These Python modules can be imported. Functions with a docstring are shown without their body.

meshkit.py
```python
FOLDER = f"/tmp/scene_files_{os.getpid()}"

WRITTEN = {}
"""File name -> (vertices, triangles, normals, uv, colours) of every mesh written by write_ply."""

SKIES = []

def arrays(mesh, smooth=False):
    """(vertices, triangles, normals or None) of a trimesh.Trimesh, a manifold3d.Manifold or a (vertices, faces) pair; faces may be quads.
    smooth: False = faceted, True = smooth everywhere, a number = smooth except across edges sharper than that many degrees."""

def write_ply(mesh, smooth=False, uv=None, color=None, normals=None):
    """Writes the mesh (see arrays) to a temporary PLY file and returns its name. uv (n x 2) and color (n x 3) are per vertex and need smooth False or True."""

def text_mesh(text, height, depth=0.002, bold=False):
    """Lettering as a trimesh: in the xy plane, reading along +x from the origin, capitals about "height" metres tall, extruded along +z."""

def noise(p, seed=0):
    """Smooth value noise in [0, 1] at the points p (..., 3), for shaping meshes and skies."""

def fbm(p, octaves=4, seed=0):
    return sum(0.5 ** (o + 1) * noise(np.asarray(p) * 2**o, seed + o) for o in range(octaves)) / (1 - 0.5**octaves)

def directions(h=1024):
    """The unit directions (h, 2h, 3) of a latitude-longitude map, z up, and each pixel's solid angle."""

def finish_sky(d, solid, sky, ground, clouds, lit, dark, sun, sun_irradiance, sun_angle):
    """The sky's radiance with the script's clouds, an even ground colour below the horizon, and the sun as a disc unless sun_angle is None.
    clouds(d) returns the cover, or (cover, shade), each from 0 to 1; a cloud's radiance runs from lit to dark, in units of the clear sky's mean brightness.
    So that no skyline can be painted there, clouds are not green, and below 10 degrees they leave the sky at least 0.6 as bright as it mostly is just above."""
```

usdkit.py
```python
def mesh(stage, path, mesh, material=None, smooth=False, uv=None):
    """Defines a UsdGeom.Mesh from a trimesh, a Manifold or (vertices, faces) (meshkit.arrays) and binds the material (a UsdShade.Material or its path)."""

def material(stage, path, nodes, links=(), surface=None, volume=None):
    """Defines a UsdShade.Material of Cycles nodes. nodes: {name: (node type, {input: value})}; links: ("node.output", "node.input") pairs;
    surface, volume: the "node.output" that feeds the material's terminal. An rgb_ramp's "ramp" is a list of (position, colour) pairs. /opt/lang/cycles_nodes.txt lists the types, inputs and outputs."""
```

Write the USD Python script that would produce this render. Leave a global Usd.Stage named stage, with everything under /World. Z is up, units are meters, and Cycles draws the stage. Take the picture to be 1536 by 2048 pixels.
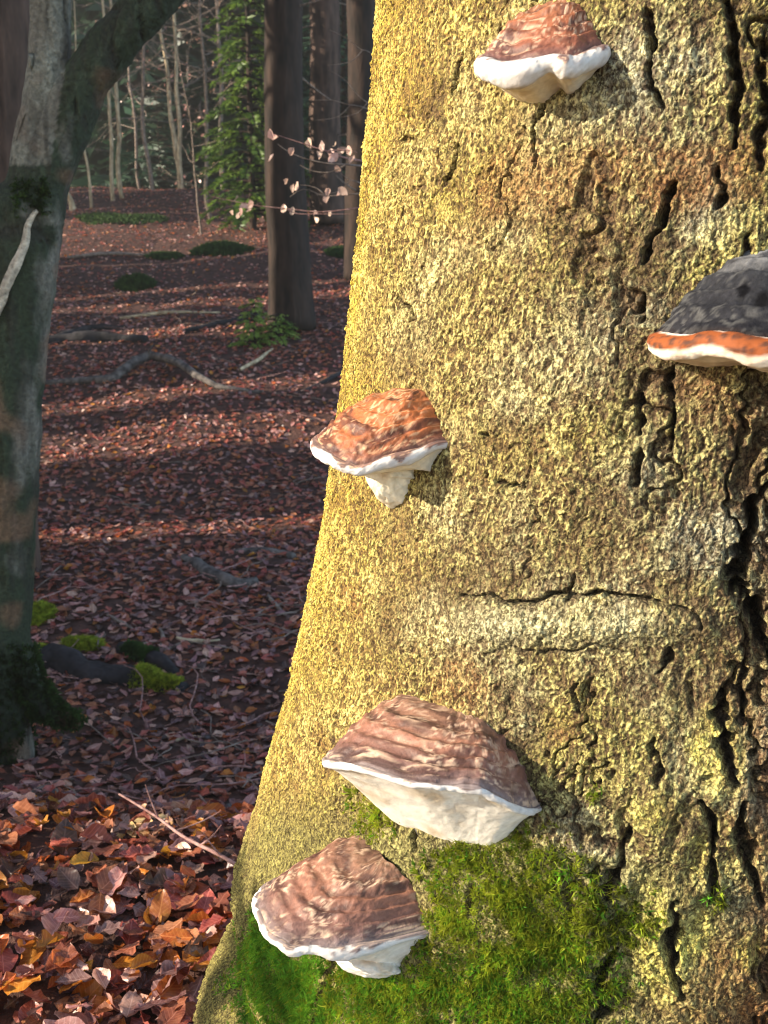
import math
import numpy as np
import trimesh
import manifold3d as m3
import usdkit
from meshkit import noise, fbm
from scipy.spatial import cKDTree
from scipy.interpolate import PchipInterpolator
from pxr import Usd, UsdGeom, UsdLux, UsdShade, Gf, Sdf, Vt

stage = Usd.Stage.CreateInMemory()
UsdGeom.SetStageUpAxis(stage, 'Z')
UsdGeom.SetStageMetersPerUnit(stage, 1.0)
UsdGeom.Xform.Define(stage, '/World')
UsdGeom.Scope.Define(stage, '/World/Looks')

# ------------------------------------------------------------------ camera, sky, sun
ZC, PITCH, FPX = 1.35, math.radians(12.0), 1900.0
FOC = 24.0
EXPOSURE = 1.35
cam = UsdGeom.Camera.Define(stage, '/World/camera')
cam.CreateFocalLengthAttr(FOC)
cam.CreateHorizontalApertureAttr(FOC * 1536 / FPX)
cam.CreateVerticalApertureAttr(FOC * 2048 / FPX)
cam.CreateFStopAttr(10.0)
cam.CreateFocusDistanceAttr(0.98)
cam.CreateClippingRangeAttr((0.05, 2000))
cam.CreateExposureAttr(EXPOSURE)
cam.AddTranslateOp().Set(Gf.Vec3d(0, 0, ZC))
cam.AddRotateXOp().Set(90 - math.degrees(PITCH))

SUN_EL = math.radians(22.0)
SUN_H = np.array([-0.982, -0.19]); SUN_H /= np.linalg.norm(SUN_H)
SUN = np.array([SUN_H[0] * math.cos(SUN_EL), SUN_H[1] * math.cos(SUN_EL), math.sin(SUN_EL)])
dome = UsdLux.DomeLight.Define(stage, '/World/sky')
sky = usdkit.material(stage, '/World/Looks/sky', {
    's': ('sky_texture', {'sky_type': 'single_scattering', 'sun_disc': False, 'sun_elevation': SUN_EL,
                          'sun_rotation': math.atan2(SUN[0], SUN[1])}),
    'b': ('background_shader', {'strength': 0.13})}, [('s.color', 'b.color')], surface='b.background')
UsdShade.MaterialBindingAPI.Apply(dome.GetPrim()).Bind(sky)
dome.GetPrim().SetCustomDataByKey('kind', 'structure')
sun = UsdLux.DistantLight.Define(stage, '/World/sun')
sun.CreateIntensityAttr(1.25); sun.CreateAngleAttr(0.5); sun.CreateColorAttr(Gf.Vec3f(1.0, 0.88, 0.70))
sun.CreateNormalizeAttr(True)
q = Gf.Rotation(Gf.Vec3d(0, 0, 1), Gf.Vec3d(*map(float, SUN)))
sun.AddOrientOp().Set(Gf.Quatf(q.GetQuat()))

# ------------------------------------------------------------------ helpers
FWD = np.array([0, math.cos(PITCH), -math.sin(PITCH)])
UP = np.array([0, math.sin(PITCH), math.cos(PITCH)])
EYE = np.array([0, 0, ZC])


def ray(px, py):
    d = FWD + np.array([1.0, 0, 0]) * (px - 768) / FPX - UP * (py - 1024) / FPX
    return d / np.linalg.norm(d)


def at(px, py, Y):
    """the point of the place that lies Y metres ahead in the direction measured on the photograph"""
    d = ray(px, py)
    return EYE + d * (Y / d[1])


def project(p):
    r = np.asarray(p) - EYE
    z = r @ FWD
    return 768 + FPX * r[..., 0] / z, 1024 - FPX * (r @ UP) / z, z


used = {}


def numbered(parent, name):
    k = (str(parent), name)
    n = used.get(k, 0)
    used[k] = n + 1
    return f'{parent}/{name}' if n == 0 else f'{parent}/{name}_{n:03d}'


def tag(prim, label=None, cat=None, group=None, kind=None):
    for k, v in (('label', label), ('category', cat), ('group', group), ('kind', kind)):
        if v:
            prim.SetCustomDataByKey(k, v)
    return prim


def thing(name, label, cat, group=None, loc=(0, 0, 0)):
    x = UsdGeom.Xform.Define(stage, numbered('/World', name))
    x.AddTranslateOp().Set(Gf.Vec3d(*map(float, loc)))
    return tag(x.GetPrim(), label, cat, group)


def obj(name, mesh, mat, parent=None, smooth=True, color=None, loc=(0, 0, 0), uv=None):
    """one Mesh; vertices are world points, moved into the parent's frame by loc"""
    path = numbered('/World' if parent is None else parent.GetPath(), name)
    if isinstance(mesh, trimesh.Trimesh):
        v, f = np.array(mesh.vertices), np.array(mesh.faces)
    else:
        v, f = np.asarray(mesh[0], float), np.asarray(mesh[1], int)
    if f.shape[1] == 4:
        f = np.vstack([f[:, [0, 1, 2]], f[:, [0, 2, 3]]])
    m = usdkit.mesh(stage, path, (v - np.asarray(loc), f), mat, smooth=smooth)
    if color is not None:
        UsdGeom.PrimvarsAPI(m).CreatePrimvar('paint', Sdf.ValueTypeNames.Color3fArray, 'vertex').Set(
            Vt.Vec3fArray.FromNumpy(np.asarray(color, np.float32)))
    return m.GetPrim()


def grid_faces(n, m, closed=False):
    i, j = np.meshgrid(np.arange(n - 1), np.arange(m if closed else m - 1), indexing='ij')
    j2 = (j + 1) % m
    return np.stack([i * m + j, i * m + j2, (i + 1) * m + j2, (i + 1) * m + j], -1).reshape(-1, 4)


def quads(f):
    return np.vstack([f[:, [0, 1, 2]], f[:, [0, 2, 3]]])


def join(parts):
    vs, fs, n = [], [], 0
    for v, f in parts:
        f = np.asarray(f)
        if f.shape[1] == 4:
            f = quads(f)
        vs.append(v); fs.append(f + n); n += len(v)
    return np.vstack(vs), np.vstack(fs)


def resample(pts, n):
    pts = np.asarray(pts, float)
    t = np.r_[0, np.cumsum(np.linalg.norm(np.diff(pts[:, :3], axis=0), axis=1))]
    if len(pts) < 3:
        return np.stack([np.interp(np.linspace(0, t[-1], n), t, c) for c in pts.T], 1)
    return PchipInterpolator(t, pts, axis=0)(np.linspace(0, t[-1], n))


def tube(pts, radii, sides=7, cap=True, rough=0.0, seed=0, freq=6.0):
    p = np.asarray(pts, float)
    r = np.broadcast_to(radii, (len(p),)).astype(float)
    t = np.gradient(p, axis=0)
    t /= np.linalg.norm(t, axis=1, keepdims=True) + 1e-12
    ref = np.tile([[0, 0.05, 1.0]] if np.abs(t[:, 2]).mean() < 0.6 else [[0.15, 1.0, 0.05]], (len(p), 1))
    a = np.cross(t, ref)
    a /= np.linalg.norm(a, axis=1, keepdims=True) + 1e-12
    b = np.cross(t, a)
    ang = np.arange(sides) * 2 * np.pi / sides
    d = np.cos(ang)[None, :, None] * a[:, None] + np.sin(ang)[None, :, None] * b[:, None]
    v = p[:, None] + r[:, None, None] * d
    if rough:
        k = fbm(v * freq, 3, seed) - 0.5
        v = v + d * (k * rough * r[:, None])[..., None]
    f = quads(grid_faces(len(p), sides, True))[:, ::-1]
    v = v.reshape(-1, 3)
    if cap:
        v = np.vstack([v, p[0], p[-1]])
        n, e = len(v) - 2, len(v) - 1
        k = np.arange(sides); k2 = (k + 1) % sides
        o = (len(p) - 1) * sides
        f = np.vstack([f, np.stack([np.full(sides, n), k, k2], 1), np.stack([np.full(sides, e), o + k2, o + k], 1)])
    return v, f


# ------------------------------------------------------------------ materials
def paint_mat(name, rough=0.8, spec=0.3, bump=None, grain=0.25, gscale=200.0, sub=0.0):
    """colour comes from the mesh's own paint (its real colouring), broken up by fine grain"""
    nodes = {'a': ('attribute', {'attribute': 'paint'}), 'g': ('geometry', {}),
             'n': ('noise_texture', {'scale': gscale, 'detail': 3.0, 'roughness': 0.6}),
             'mr': ('map_range', {'from_min': 0.25, 'from_max': 0.75, 'to_min': 1 - grain, 'to_max': 1 + grain}),
             'mx': ('vector_math', {'math_type': 'scale'}),
             'p': ('principled_bsdf', {'roughness': rough, 'specular_ior_level': spec})}
    links = [('g.position', 'n.vector'), ('n.fac', 'mr.value'), ('a.color', 'mx.vector1'), ('mr.result', 'mx.scale'),
             ('mx.vector', 'p.base_color')]
    if bump:
        nodes['b'] = ('bump', {'strength': bump[0], 'distance': bump[1]})
        links += [('n.fac', 'b.height'), ('b.normal', 'p.normal')]
    return usdkit.material(stage, f'/World/Looks/{name}', nodes, links, surface='p.BSDF')


def noise_mat(name, c1, c2, scale, c3=None, rough=0.85, spec=0.25, bump=(0.6, 0.01), stretch=(1, 1, 1), lo=0.35, hi=0.65, translucent=None, rnd=0.0):
    ramp = [(0.0, c1), (lo, c1), (hi, c2), (1.0, c3 or c2)]
    nodes = {'t': ('geometry', {}), 'm': ('mapping', {'scale': stretch}),
             'n': ('noise_texture', {'scale': scale, 'detail': 5.0, 'roughness': 0.62}),
             'r': ('rgb_ramp', {'ramp': ramp}),
             'p': ('principled_bsdf', {'roughness': rough, 'specular_ior_level': spec}),
             'b': ('bump', {'strength': bump[0], 'distance': bump[1]})}
    links = [('t.position', 'm.vector'), ('m.vector', 'n.vector'), ('n.fac', 'r.fac'), ('n.fac', 'b.height'), ('b.normal', 'p.normal')]
    col = 'r.color'
    if rnd:
        nodes['oi'] = ('object_info', {})
        nodes['h'] = ('hsv', {'saturation': 1.0})
        nodes['mv'] = ('map_range', {'to_min': 1 - rnd, 'to_max': 1 + rnd})
        nodes['mh'] = ('map_range', {'to_min': 0.5 - 0.06 * rnd, 'to_max': 0.5 + 0.05 * rnd})
        nodes['wn'] = ('white_noise_texture', {'dimensions': '1D'})
        links += [('oi.random', 'mv.value'), ('mv.result', 'h.value'), ('oi.random', 'wn.w'), ('wn.value', 'mh.value'), ('mh.result', 'h.hue'), (col, 'h.color')]
        col = 'h.color'
    links.append((col, 'p.base_color'))
    out = 'p.BSDF'
    if translucent:
        nodes['tr'] = ('translucent_bsdf', {})
        nodes['mc'] = ('mix_closure', {'fac': translucent})
        links += [(col, 'tr.color'), ('p.BSDF', 'mc.closure1'), ('tr.BSDF', 'mc.closure2')]
        out = 'mc.closure'
    return usdkit.material(stage, f'/World/Looks/{name}', nodes, links, surface=out)


BARK = usdkit.material(stage, '/World/Looks/beech_bark', {
    'a': ('attribute', {'attribute': 'paint'}), 'g': ('geometry', {}), 'mp': ('mapping', {'scale': (1, 1, 0.8)}),
    'n': ('noise_texture', {'scale': 300.0, 'detail': 3.0, 'roughness': 0.65, 'distortion': 1.2}),
    'v': ('voronoi_texture', {'scale': 270.0, 'feature': 'f1'}),
    'r': ('rgb_ramp', {'ramp': [(0.0, (.20, .17, .14)), (0.43, (.34, .30, .25)), (0.52, (.98, .98, .98)), (0.60, (1.42, 1.42, 1.40)), (1.0, (1.7, 1.7, 1.65))]}),
    'r2': ('map_range', {'from_min': 0.15, 'from_max': 0.75, 'to_min': 1.15, 'to_max': 0.7, 'clamp': True}),
    'm1': ('vector_math', {'math_type': 'multiply'}), 'm2': ('vector_math', {'math_type': 'scale'}),
    'h': ('math', {'math_type': 'subtract'}), 'b': ('bump', {'strength': 0.9, 'distance': 0.0025}),
    'p': ('principled_bsdf', {'roughness': 0.8, 'specular_ior_level': 0.25})},
    [('g.position', 'mp.vector'), ('mp.vector', 'n.vector'), ('mp.vector', 'v.vector'), ('n.fac', 'r.fac'), ('v.distance', 'r2.value'), ('a.color', 'm1.vector1'), ('r.color', 'm1.vector2'),
     ('m1.vector', 'm2.vector1'), ('r2.result', 'm2.scale'), ('m2.vector', 'p.base_color'), ('n.fac', 'h.value1'), ('v.distance', 'h.value2'), ('h.value', 'b.height'), ('b.normal', 'p.normal')], surface='p.BSDF')
CAPDARK = paint_mat('old_fungus_crust', rough=0.95, spec=0.06, bump=(0.6, 0.002), grain=0.3, gscale=260.0)
CAPM = paint_mat('fungus_crust', rough=0.6, spec=0.4, bump=(0.5, 0.0015), grain=0.25, gscale=300.0)
RIMM = paint_mat('fungus_flesh', rough=0.75, spec=0.3, bump=(0.35, 0.001), grain=0.08, gscale=350.0)
SMOOTHBARK = paint_mat('grey_bark', rough=0.8, spec=0.25, bump=(0.9, 0.012), grain=0.5, gscale=60.0)
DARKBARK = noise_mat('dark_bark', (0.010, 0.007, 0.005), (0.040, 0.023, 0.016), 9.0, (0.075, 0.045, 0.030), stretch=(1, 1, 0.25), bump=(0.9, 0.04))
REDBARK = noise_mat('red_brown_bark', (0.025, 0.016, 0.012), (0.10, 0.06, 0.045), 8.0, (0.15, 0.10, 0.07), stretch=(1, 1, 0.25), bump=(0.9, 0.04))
PALEBARK = noise_mat('pale_bark', (0.24, 0.17, 0.10), (0.60, 0.48, 0.31), 14.0, (0.70, 0.58, 0.40), stretch=(1, 1, 0.4))
TWIGM = noise_mat('twig_bark', (0.10, 0.07, 0.055), (0.28, 0.22, 0.18), 20.0)
TWIGPINK = noise_mat('pink_twig_bark', (0.16, 0.07, 0.06), (0.42, 0.25, 0.22), 40.0)
DEADM = noise_mat('dead_wood', (0.03, 0.025, 0.024), (0.17, 0.145, 0.13), 14.0, (0.30, 0.27, 0.25), stretch=(1, 1, 1), bump=(0.8, 0.02))
ROTM = noise_mat('rotten_wood', (0.008, 0.008, 0.009), (0.035, 0.03, 0.032), 10.0, (0.08, 0.07, 0.07), bump=(0.9, 0.03))
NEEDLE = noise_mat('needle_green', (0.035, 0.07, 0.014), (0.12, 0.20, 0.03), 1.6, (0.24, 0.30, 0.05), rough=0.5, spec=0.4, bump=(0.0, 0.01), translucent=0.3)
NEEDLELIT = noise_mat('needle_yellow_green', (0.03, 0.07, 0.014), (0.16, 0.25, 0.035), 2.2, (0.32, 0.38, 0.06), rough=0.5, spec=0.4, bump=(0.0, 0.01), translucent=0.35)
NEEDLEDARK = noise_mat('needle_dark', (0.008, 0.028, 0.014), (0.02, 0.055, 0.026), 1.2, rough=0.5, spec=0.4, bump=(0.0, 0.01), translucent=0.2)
FRESH = noise_mat('fresh_needle', (0.10, 0.20, 0.03), (0.34, 0.46, 0.09), 8.0, rough=0.5, bump=(0.0, 0.01), translucent=0.35)
MOSSM = noise_mat('moss_green', (0.13, 0.16, 0.012), (0.38, 0.44, 0.035), 30.0, (0.52, 0.52, 0.08), rough=0.7, bump=(0.0, 0.01), translucent=0.3, rnd=0.35)
MOSSGREEN = noise_mat('moss_bright_green', (0.06, 0.15, 0.012), (0.20, 0.42, 0.03), 30.0, (0.34, 0.52, 0.06), rough=0.7, bump=(0.0, 0.01), translucent=0.3, rnd=0.35)
MOSSDARK = noise_mat('moss_dark', (0.015, 0.035, 0.010), (0.05, 0.10, 0.02), 12.0, rough=0.8, bump=(0.6, 0.01), translucent=0.15)
SOIL = noise_mat('leaf_mould', (0.028, 0.014, 0.011), (0.10, 0.045, 0.033), 14.0, (0.16, 0.085, 0.065), bump=(1.0, 0.03))


def leaf_mat(name, c, pale, gloss=0.38, tr=0.28):
    rib = tuple(min(1, 1.35 * x + 0.05) for x in pale)
    ramp = [(0.0, c), (0.40, c), (0.72, pale), (1.0, pale)]
    nodes = {'t': ('geometry', {}), 'n': ('noise_texture', {'scale': 35.0, 'detail': 5.0, 'roughness': 0.62}), 'r': ('rgb_ramp', {'ramp': ramp}),
             'oc': ('texture_coordinate', {}), 'sx': ('separate_xyz', {}), 'ab': ('math', {'math_type': 'absolute'}),
             'mid': ('map_range', {'from_min': 0.0004, 'from_max': 0.0016, 'to_min': 0.65, 'to_max': 0.0, 'clamp': True}),
             'v1': ('math', {'math_type': 'multiply_add', 'value2': -0.8}), 'v2': ('math', {'math_type': 'multiply', 'value2': 720.0}), 'v3': ('math', {'math_type': 'sine'}),
             'vr': ('map_range', {'from_min': 0.6, 'from_max': 1.0, 'to_min': 0.0, 'to_max': 0.3, 'clamp': True}), 'mx': ('math', {'math_type': 'maximum'}),
             'cm': ('mix', {'color2': rib}), 'oi': ('object_info', {}), 'h': ('hsv', {}), 'mv': ('map_range', {'to_min': 0.65, 'to_max': 1.35}),
             'mh': ('map_range', {'to_min': 0.48, 'to_max': 0.515}), 'wn': ('white_noise_texture', {'dimensions': '1D'}),
             'p': ('principled_bsdf', {'roughness': gloss, 'specular_ior_level': 0.5}), 'b': ('bump', {'strength': 0.5, 'distance': 0.004}),
             'tr': ('translucent_bsdf', {}), 'mc': ('mix_closure', {'fac': tr})}
    links = [('t.position', 'n.vector'), ('n.fac', 'r.fac'), ('n.fac', 'b.height'), ('b.normal', 'p.normal'), ('oc.object', 'sx.vector'), ('sx.y', 'ab.value1'), ('ab.value', 'mid.value'),
             ('ab.value', 'v1.value1'), ('sx.x', 'v1.value3'), ('v1.value', 'v2.value1'), ('v2.value', 'v3.value1'), ('v3.value', 'vr.value'), ('vr.result', 'mx.value1'), ('mid.result', 'mx.value2'),
             ('mx.value', 'cm.fac'), ('r.color', 'cm.color1'), ('cm.color', 'h.color'), ('oi.random', 'mv.value'), ('mv.result', 'h.value'), ('oi.random', 'wn.w'), ('wn.value', 'mh.value'), ('mh.result', 'h.hue'),
             ('h.color', 'p.base_color'), ('h.color', 'tr.color'), ('p.BSDF', 'mc.closure1'), ('tr.BSDF', 'mc.closure2')]
    return usdkit.material(stage, f'/World/Looks/leaf_{name}', nodes, links, surface='mc.closure')


LEAFC = {
    'red_brown': leaf_mat('red_brown', (0.23, 0.058, 0.030), (0.46, 0.165, 0.09)),
    'purple_brown': leaf_mat('purple_brown', (0.145, 0.064, 0.060), (0.34, 0.19, 0.175), gloss=0.3),
    'dark_brown': leaf_mat('dark_brown', (0.045, 0.022, 0.018), (0.12, 0.055, 0.042), gloss=0.33),
    'orange': leaf_mat('orange', (0.36, 0.085, 0.012), (0.52, 0.20, 0.03), tr=0.35),
    'pink_tan': leaf_mat('pink_tan', (0.42, 0.19, 0.14), (0.62, 0.39, 0.31)),
    'straw': leaf_mat('straw', (0.45, 0.28, 0.11), (0.62, 0.44, 0.22)),
    'pale': leaf_mat('pale', (0.52, 0.33, 0.25), (0.66, 0.48, 0.38), tr=0.4),
    'amber': leaf_mat('amber', (0.42, 0.16, 0.012), (0.58, 0.28, 0.03), tr=0.4),
}

# ------------------------------------------------------------------ ground
PROF = PchipInterpolator([-40, 0, 1.2, 1.9, 2.25, 2.7, 3.4, 4.2, 5.0, 6.2, 7.8, 10, 13, 17, 22, 25, 30, 40, 60, 100, 220],
                         [0.1, 0.12, 0.13, 0.10, 0.04, -0.20, -0.47, -0.54, -0.50, -0.40, -0.22, 0.40, 1.2, 2.25, 3.65, 4.25, 4.7, 5.2, 9, 24, 60])


def ground_z(x, y):
    x, y = np.asarray(x, float), np.asarray(y, float)
    q = np.stack([x, y, np.zeros_like(x)], -1)
    far = np.clip((y - 2.6) / 2, 0, 1)
    z = PROF(np.clip(y + 0.12 * (noise(q * 1.7, 5) - 0.5), -40, 220))
    z = z + (fbm(q * 0.55, 3, 11) - 0.5) * (0.05 + 0.26 * far * np.clip(y / 14, 0.3, 1.5)) + (fbm(q * 3.1, 3, 12) - 0.5) * 0.055
    return z


def ground_at(px, py, y0=1.0, y1=60.0):
    """where the direction (px, py) meets the ground"""
    d = ray(px, py)
    for y in np.arange(y0, y1, 0.02):
        p = EYE + d * (y / d[1])
        if p[2] <= ground_z(p[0], p[1]):
            return p
    return EYE + d * (y1 / d[1])


gx = np.unique(np.concatenate([np.linspace(-62, -12, 30), np.linspace(-12, -3, 70), np.linspace(-3, 1.5, 110), np.linspace(1.5, 12, 60), np.linspace(12, 48, 22)]))
gy = np.unique(np.concatenate([np.linspace(-24, 0.5, 24), np.linspace(0.5, 5, 130), np.linspace(5, 14, 130), np.linspace(14, 32, 110), np.linspace(32, 92, 34)]))
GX, GY = np.meshgrid(gx, gy, indexing='ij')
gv = np.stack([GX, GY, ground_z(GX, GY)], -1).reshape(-1, 3)
tag(obj('ground', (gv, quads(grid_faces(len(gx), len(gy)))[:, ::-1][:, [0, 1, 2]] * 1), SOIL), kind='structure')

# ------------------------------------------------------------------ the big beech: surface
AX, AY = 0.405, 1.12
SIL = np.array([(768, -160), (762, 0), (745, 200), (722, 400), (706, 600), (690, 750), (665, 930), (640, 1080), (610, 1230), (580, 1360), (547, 1480), (520, 1590), (488, 1720), (455, 1830), (420, 1930), (388, 2048), (330, 2200)], float)
zk = np.array([at(sx, sy, AY)[2] for sx, sy in SIL])
ak = np.array([AX - at(sx, sy, AY)[0] for sx, sy in SIL])
order = np.argsort(zk)
zk, ak, SIL = zk[order], ak[order], SIL[order]


def front_r(z):
    return np.interp(z, [-0.3, 0.2, 0.45, 0.7, 1.0, 1.3, 1.7, 3, 6, 12], [0.75, 0.56, 0.475, 0.43, 0.405, 0.39, 0.38, 0.36, 0.33, 0.25])


def left_r(z):
    lo = np.interp(z, zk, ak)
    lo = np.where(z < zk[0], ak[0] + (zk[0] - z) * 0.75, lo)
    top = np.interp(z, [zk[-1], 3, 6, 12], [ak[-1], 0.36, 0.33, 0.25])
    return np.where(z > zk[-1], top, lo)


def base_r(th, z):
    w = np.clip(-np.cos(th), 0, 1) ** 1.6
    a, f = left_r(z), front_r(z)
    r = f + (a - f) * w
    low = np.clip((0.95 - z) / 0.6, 0, 1.6)
    # buttress ridges running down into the roots, with a hollow between the two nearest ones
    def ridge(c, wd, h):
        d = np.angle(np.exp(1j * (th - c)))
        return h * np.exp(-(d / wd) ** 2) * low ** 1.5
    r = r + ridge(3.98 - 0.12 * low, 0.16, 0.045) - ridge(3.62 - 0.05 * low, 0.10, 0.040) + ridge(4.72, 0.10, 0.02) - ridge(4.52, 0.07, 0.03) - ridge(4.92, 0.06, 0.03) + ridge(5.3, 0.3, 0.05) + ridge(1.2, 0.4, 0.06) + ridge(0.3, 0.3, 0.05)
    # shallow flutes on the side away from the sun
    s = th * 0.4
    q = np.stack([s * 5.0, z * 0.9, 0 * s], -1)
    r = r + (fbm(q, 3, 21) - 0.5) * 0.022 * np.clip((th - 3.6) / 0.6, 0.15, 1)
    return r


def surf(th, z):
    r = base_r(th, z)
    return np.stack([AX + r * np.cos(th), AY + r * np.sin(th), z], -1)


TT, ZZ = np.meshgrid(np.linspace(np.pi * 0.6, 1.9 * np.pi, 260), np.linspace(0.05, 2.2, 320), indexing='ij')
for _ in range(7):                       # settle the left side so that its profile is the trunk's real one
    pts = surf(TT, ZZ)
    X, Y_, D_ = project(pts)
    upd = np.zeros(len(zk)); newz = zk.copy()
    for k, (sx, sy) in enumerate(SIL):
        m = np.abs(Y_ - sy) < 9
        if not m.any():
            continue
        i = np.argmin(np.where(m, X, 1e9))
        upd[k] = (X.flat[i] - sx) / FPX * D_.flat[i]
        newz[k] = ZZ.flat[i]
    if np.all(np.diff(newz) > 0.005):
        zk = newz
    ak = ak + upd * 0.9
VX, VY, VD = project(surf(TT, ZZ))
front = cKDTree(np.stack([VX, VY], -1).reshape(-1, 2))
VDf = VD.ravel()


def on_trunk(px, py):
    """(theta, z) of the trunk surface in the direction (px, py), the nearer crossing"""
    d = ray(px, py)
    t = np.arange(0.45, 2.0, 0.002)
    p = EYE + t[:, None] * d
    rr = np.hypot(p[:, 0] - AX, p[:, 1] - AY)
    th = np.arctan2(p[:, 1] - AY, p[:, 0] - AX) % (2 * np.pi)
    ins = rr < base_r(th, p[:, 2])
    i = np.argmax(ins) if ins.any() else np.argmin(rr - base_r(th, p[:, 2]))
    return th[i], p[i, 2]


def normal_at(th, z):
    e = 0.02
    a = surf(th + e, z) - surf(th - e, z)
    b = surf(th, z + e) - surf(th, z - e)
    n = np.cross(a, b)
    return n / np.linalg.norm(n)


# dense where the photograph looks, coarse behind and above
th_d = np.linspace(2.92, 4.72, 740)
th_back = np.linspace(4.72, th_d[0] + 2 * np.pi, 190)[1:-1]
ths = np.concatenate([th_d, th_back])
zs = np.concatenate([np.linspace(-0.35, 0.43, 90)[:-1], np.linspace(0.43, 1.71, 1230), np.linspace(1.71, 3.2, 120)[1:], np.linspace(3.2, 11, 60)[1:]])
T, Z = np.meshgrid(ths, zs, indexing='ij')
R = base_r(T, Z)
S = T * 0.42
rng = np.random.default_rng(3)
dense = (Z > 0.3) & (Z < 1.85) & (T < 5.2)
sp = np.stack([S, Z, 0 * S], -1)
side = np.clip((T - 3.75) / 0.7, 0, 1)              # 0 on the sun side, 1 on the face turned to the camera
# flakes: every flake its own height and colour
warp = np.stack([noise(sp * 90, 31), noise(sp * 90, 32)], -1) - 0.5
warp2 = np.stack([noise(sp * 26, 33), noise(sp * 26, 34)], -1) - 0.5
lo_s, hi_s = S.min(), S[dense].max()
def flakes(size, seed, stretch):
    g = np.random.default_rng(seed)
    n = int((hi_s - lo_s + 0.1) * 1.9 / (size * size * stretch))
    c = np.stack([g.uniform(lo_s - 0.05, hi_s + 0.05, n), g.uniform(0.1, 2.0, n) * 1.0], 1)
    q = np.stack([S[dense] + warp[dense][:, 0] * size * 1.5 + warp2[dense][:, 0] * size, (Z[dense] + warp[dense][:, 1] * size * 1.5 + warp2[dense][:, 1] * size) / stretch], 1)
    c[:, 1] /= stretch
    d, i = cKDTree(c).query(q, k=2)
    return np.clip((d[:, 1] - d[:, 0]) / size, 0, 1), g.random(n)[i[:, 0]], g.random(n)[i[:, 0]]
edge1, h1, c1 = flakes(0.0040, 41, 1.15)
edge2, h2, c2 = flakes(0.0085, 42, 1.5)
fl = np.zeros_like(Z); fc = np.full_like(Z, 0.5); fe = np.full_like(Z, 0.7)
gran = 0.45 + 0.8 * fbm(sp[dense] * 14, 3, 51)
e1 = np.clip(edge1 * 2.2, 0, 1); e2 = np.clip(edge2 * 2.5, 0, 1)
fl[dense] = gran * (0.0030 * h1 * e1 ** 0.7 + 0.0030 * h2 * e2 ** 0.7)
fc[dense] = 0.6 * c1 + 0.4 * c2
fe[dense] = e1 * (0.25 + 0.75 * h1) * (0.5 + 0.5 * e2)
fissure_n = np.stack([S * 30 + (noise(sp * 9, 61) - 0.5) * 1.0 + (noise(sp * 45, 66) - 0.5) * 0.8 + (noise(sp * 140, 67) - 0.5) * 0.45, Z * 3.6 + (noise(sp * 60, 68) - 0.5) * 0.5, 0 * S], -1)
w3 = sp + np.stack([warp2[..., 0] * 0.010 + warp[..., 0] * 0.003, warp2[..., 1] * 0.010 + warp[..., 1] * 0.003, 0 * S], -1)
worm1 = np.clip(1 - np.abs(noise(w3 * [280, 140, 1], 35) - 0.5) / 0.13, 0, 1)
worm2 = np.clip(1 - np.abs(noise(w3 * [190, 85, 1] + 7.7, 36) - 0.5) / 0.11, 0, 1)
worm = np.maximum(worm1, worm2 * 0.9) * np.clip(0.35 + 1.5 * (fbm(sp * 20, 2, 37) - 0.2), 0, 1)
rid = np.abs(fbm(fissure_n, 2, 62) - 0.5)
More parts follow.
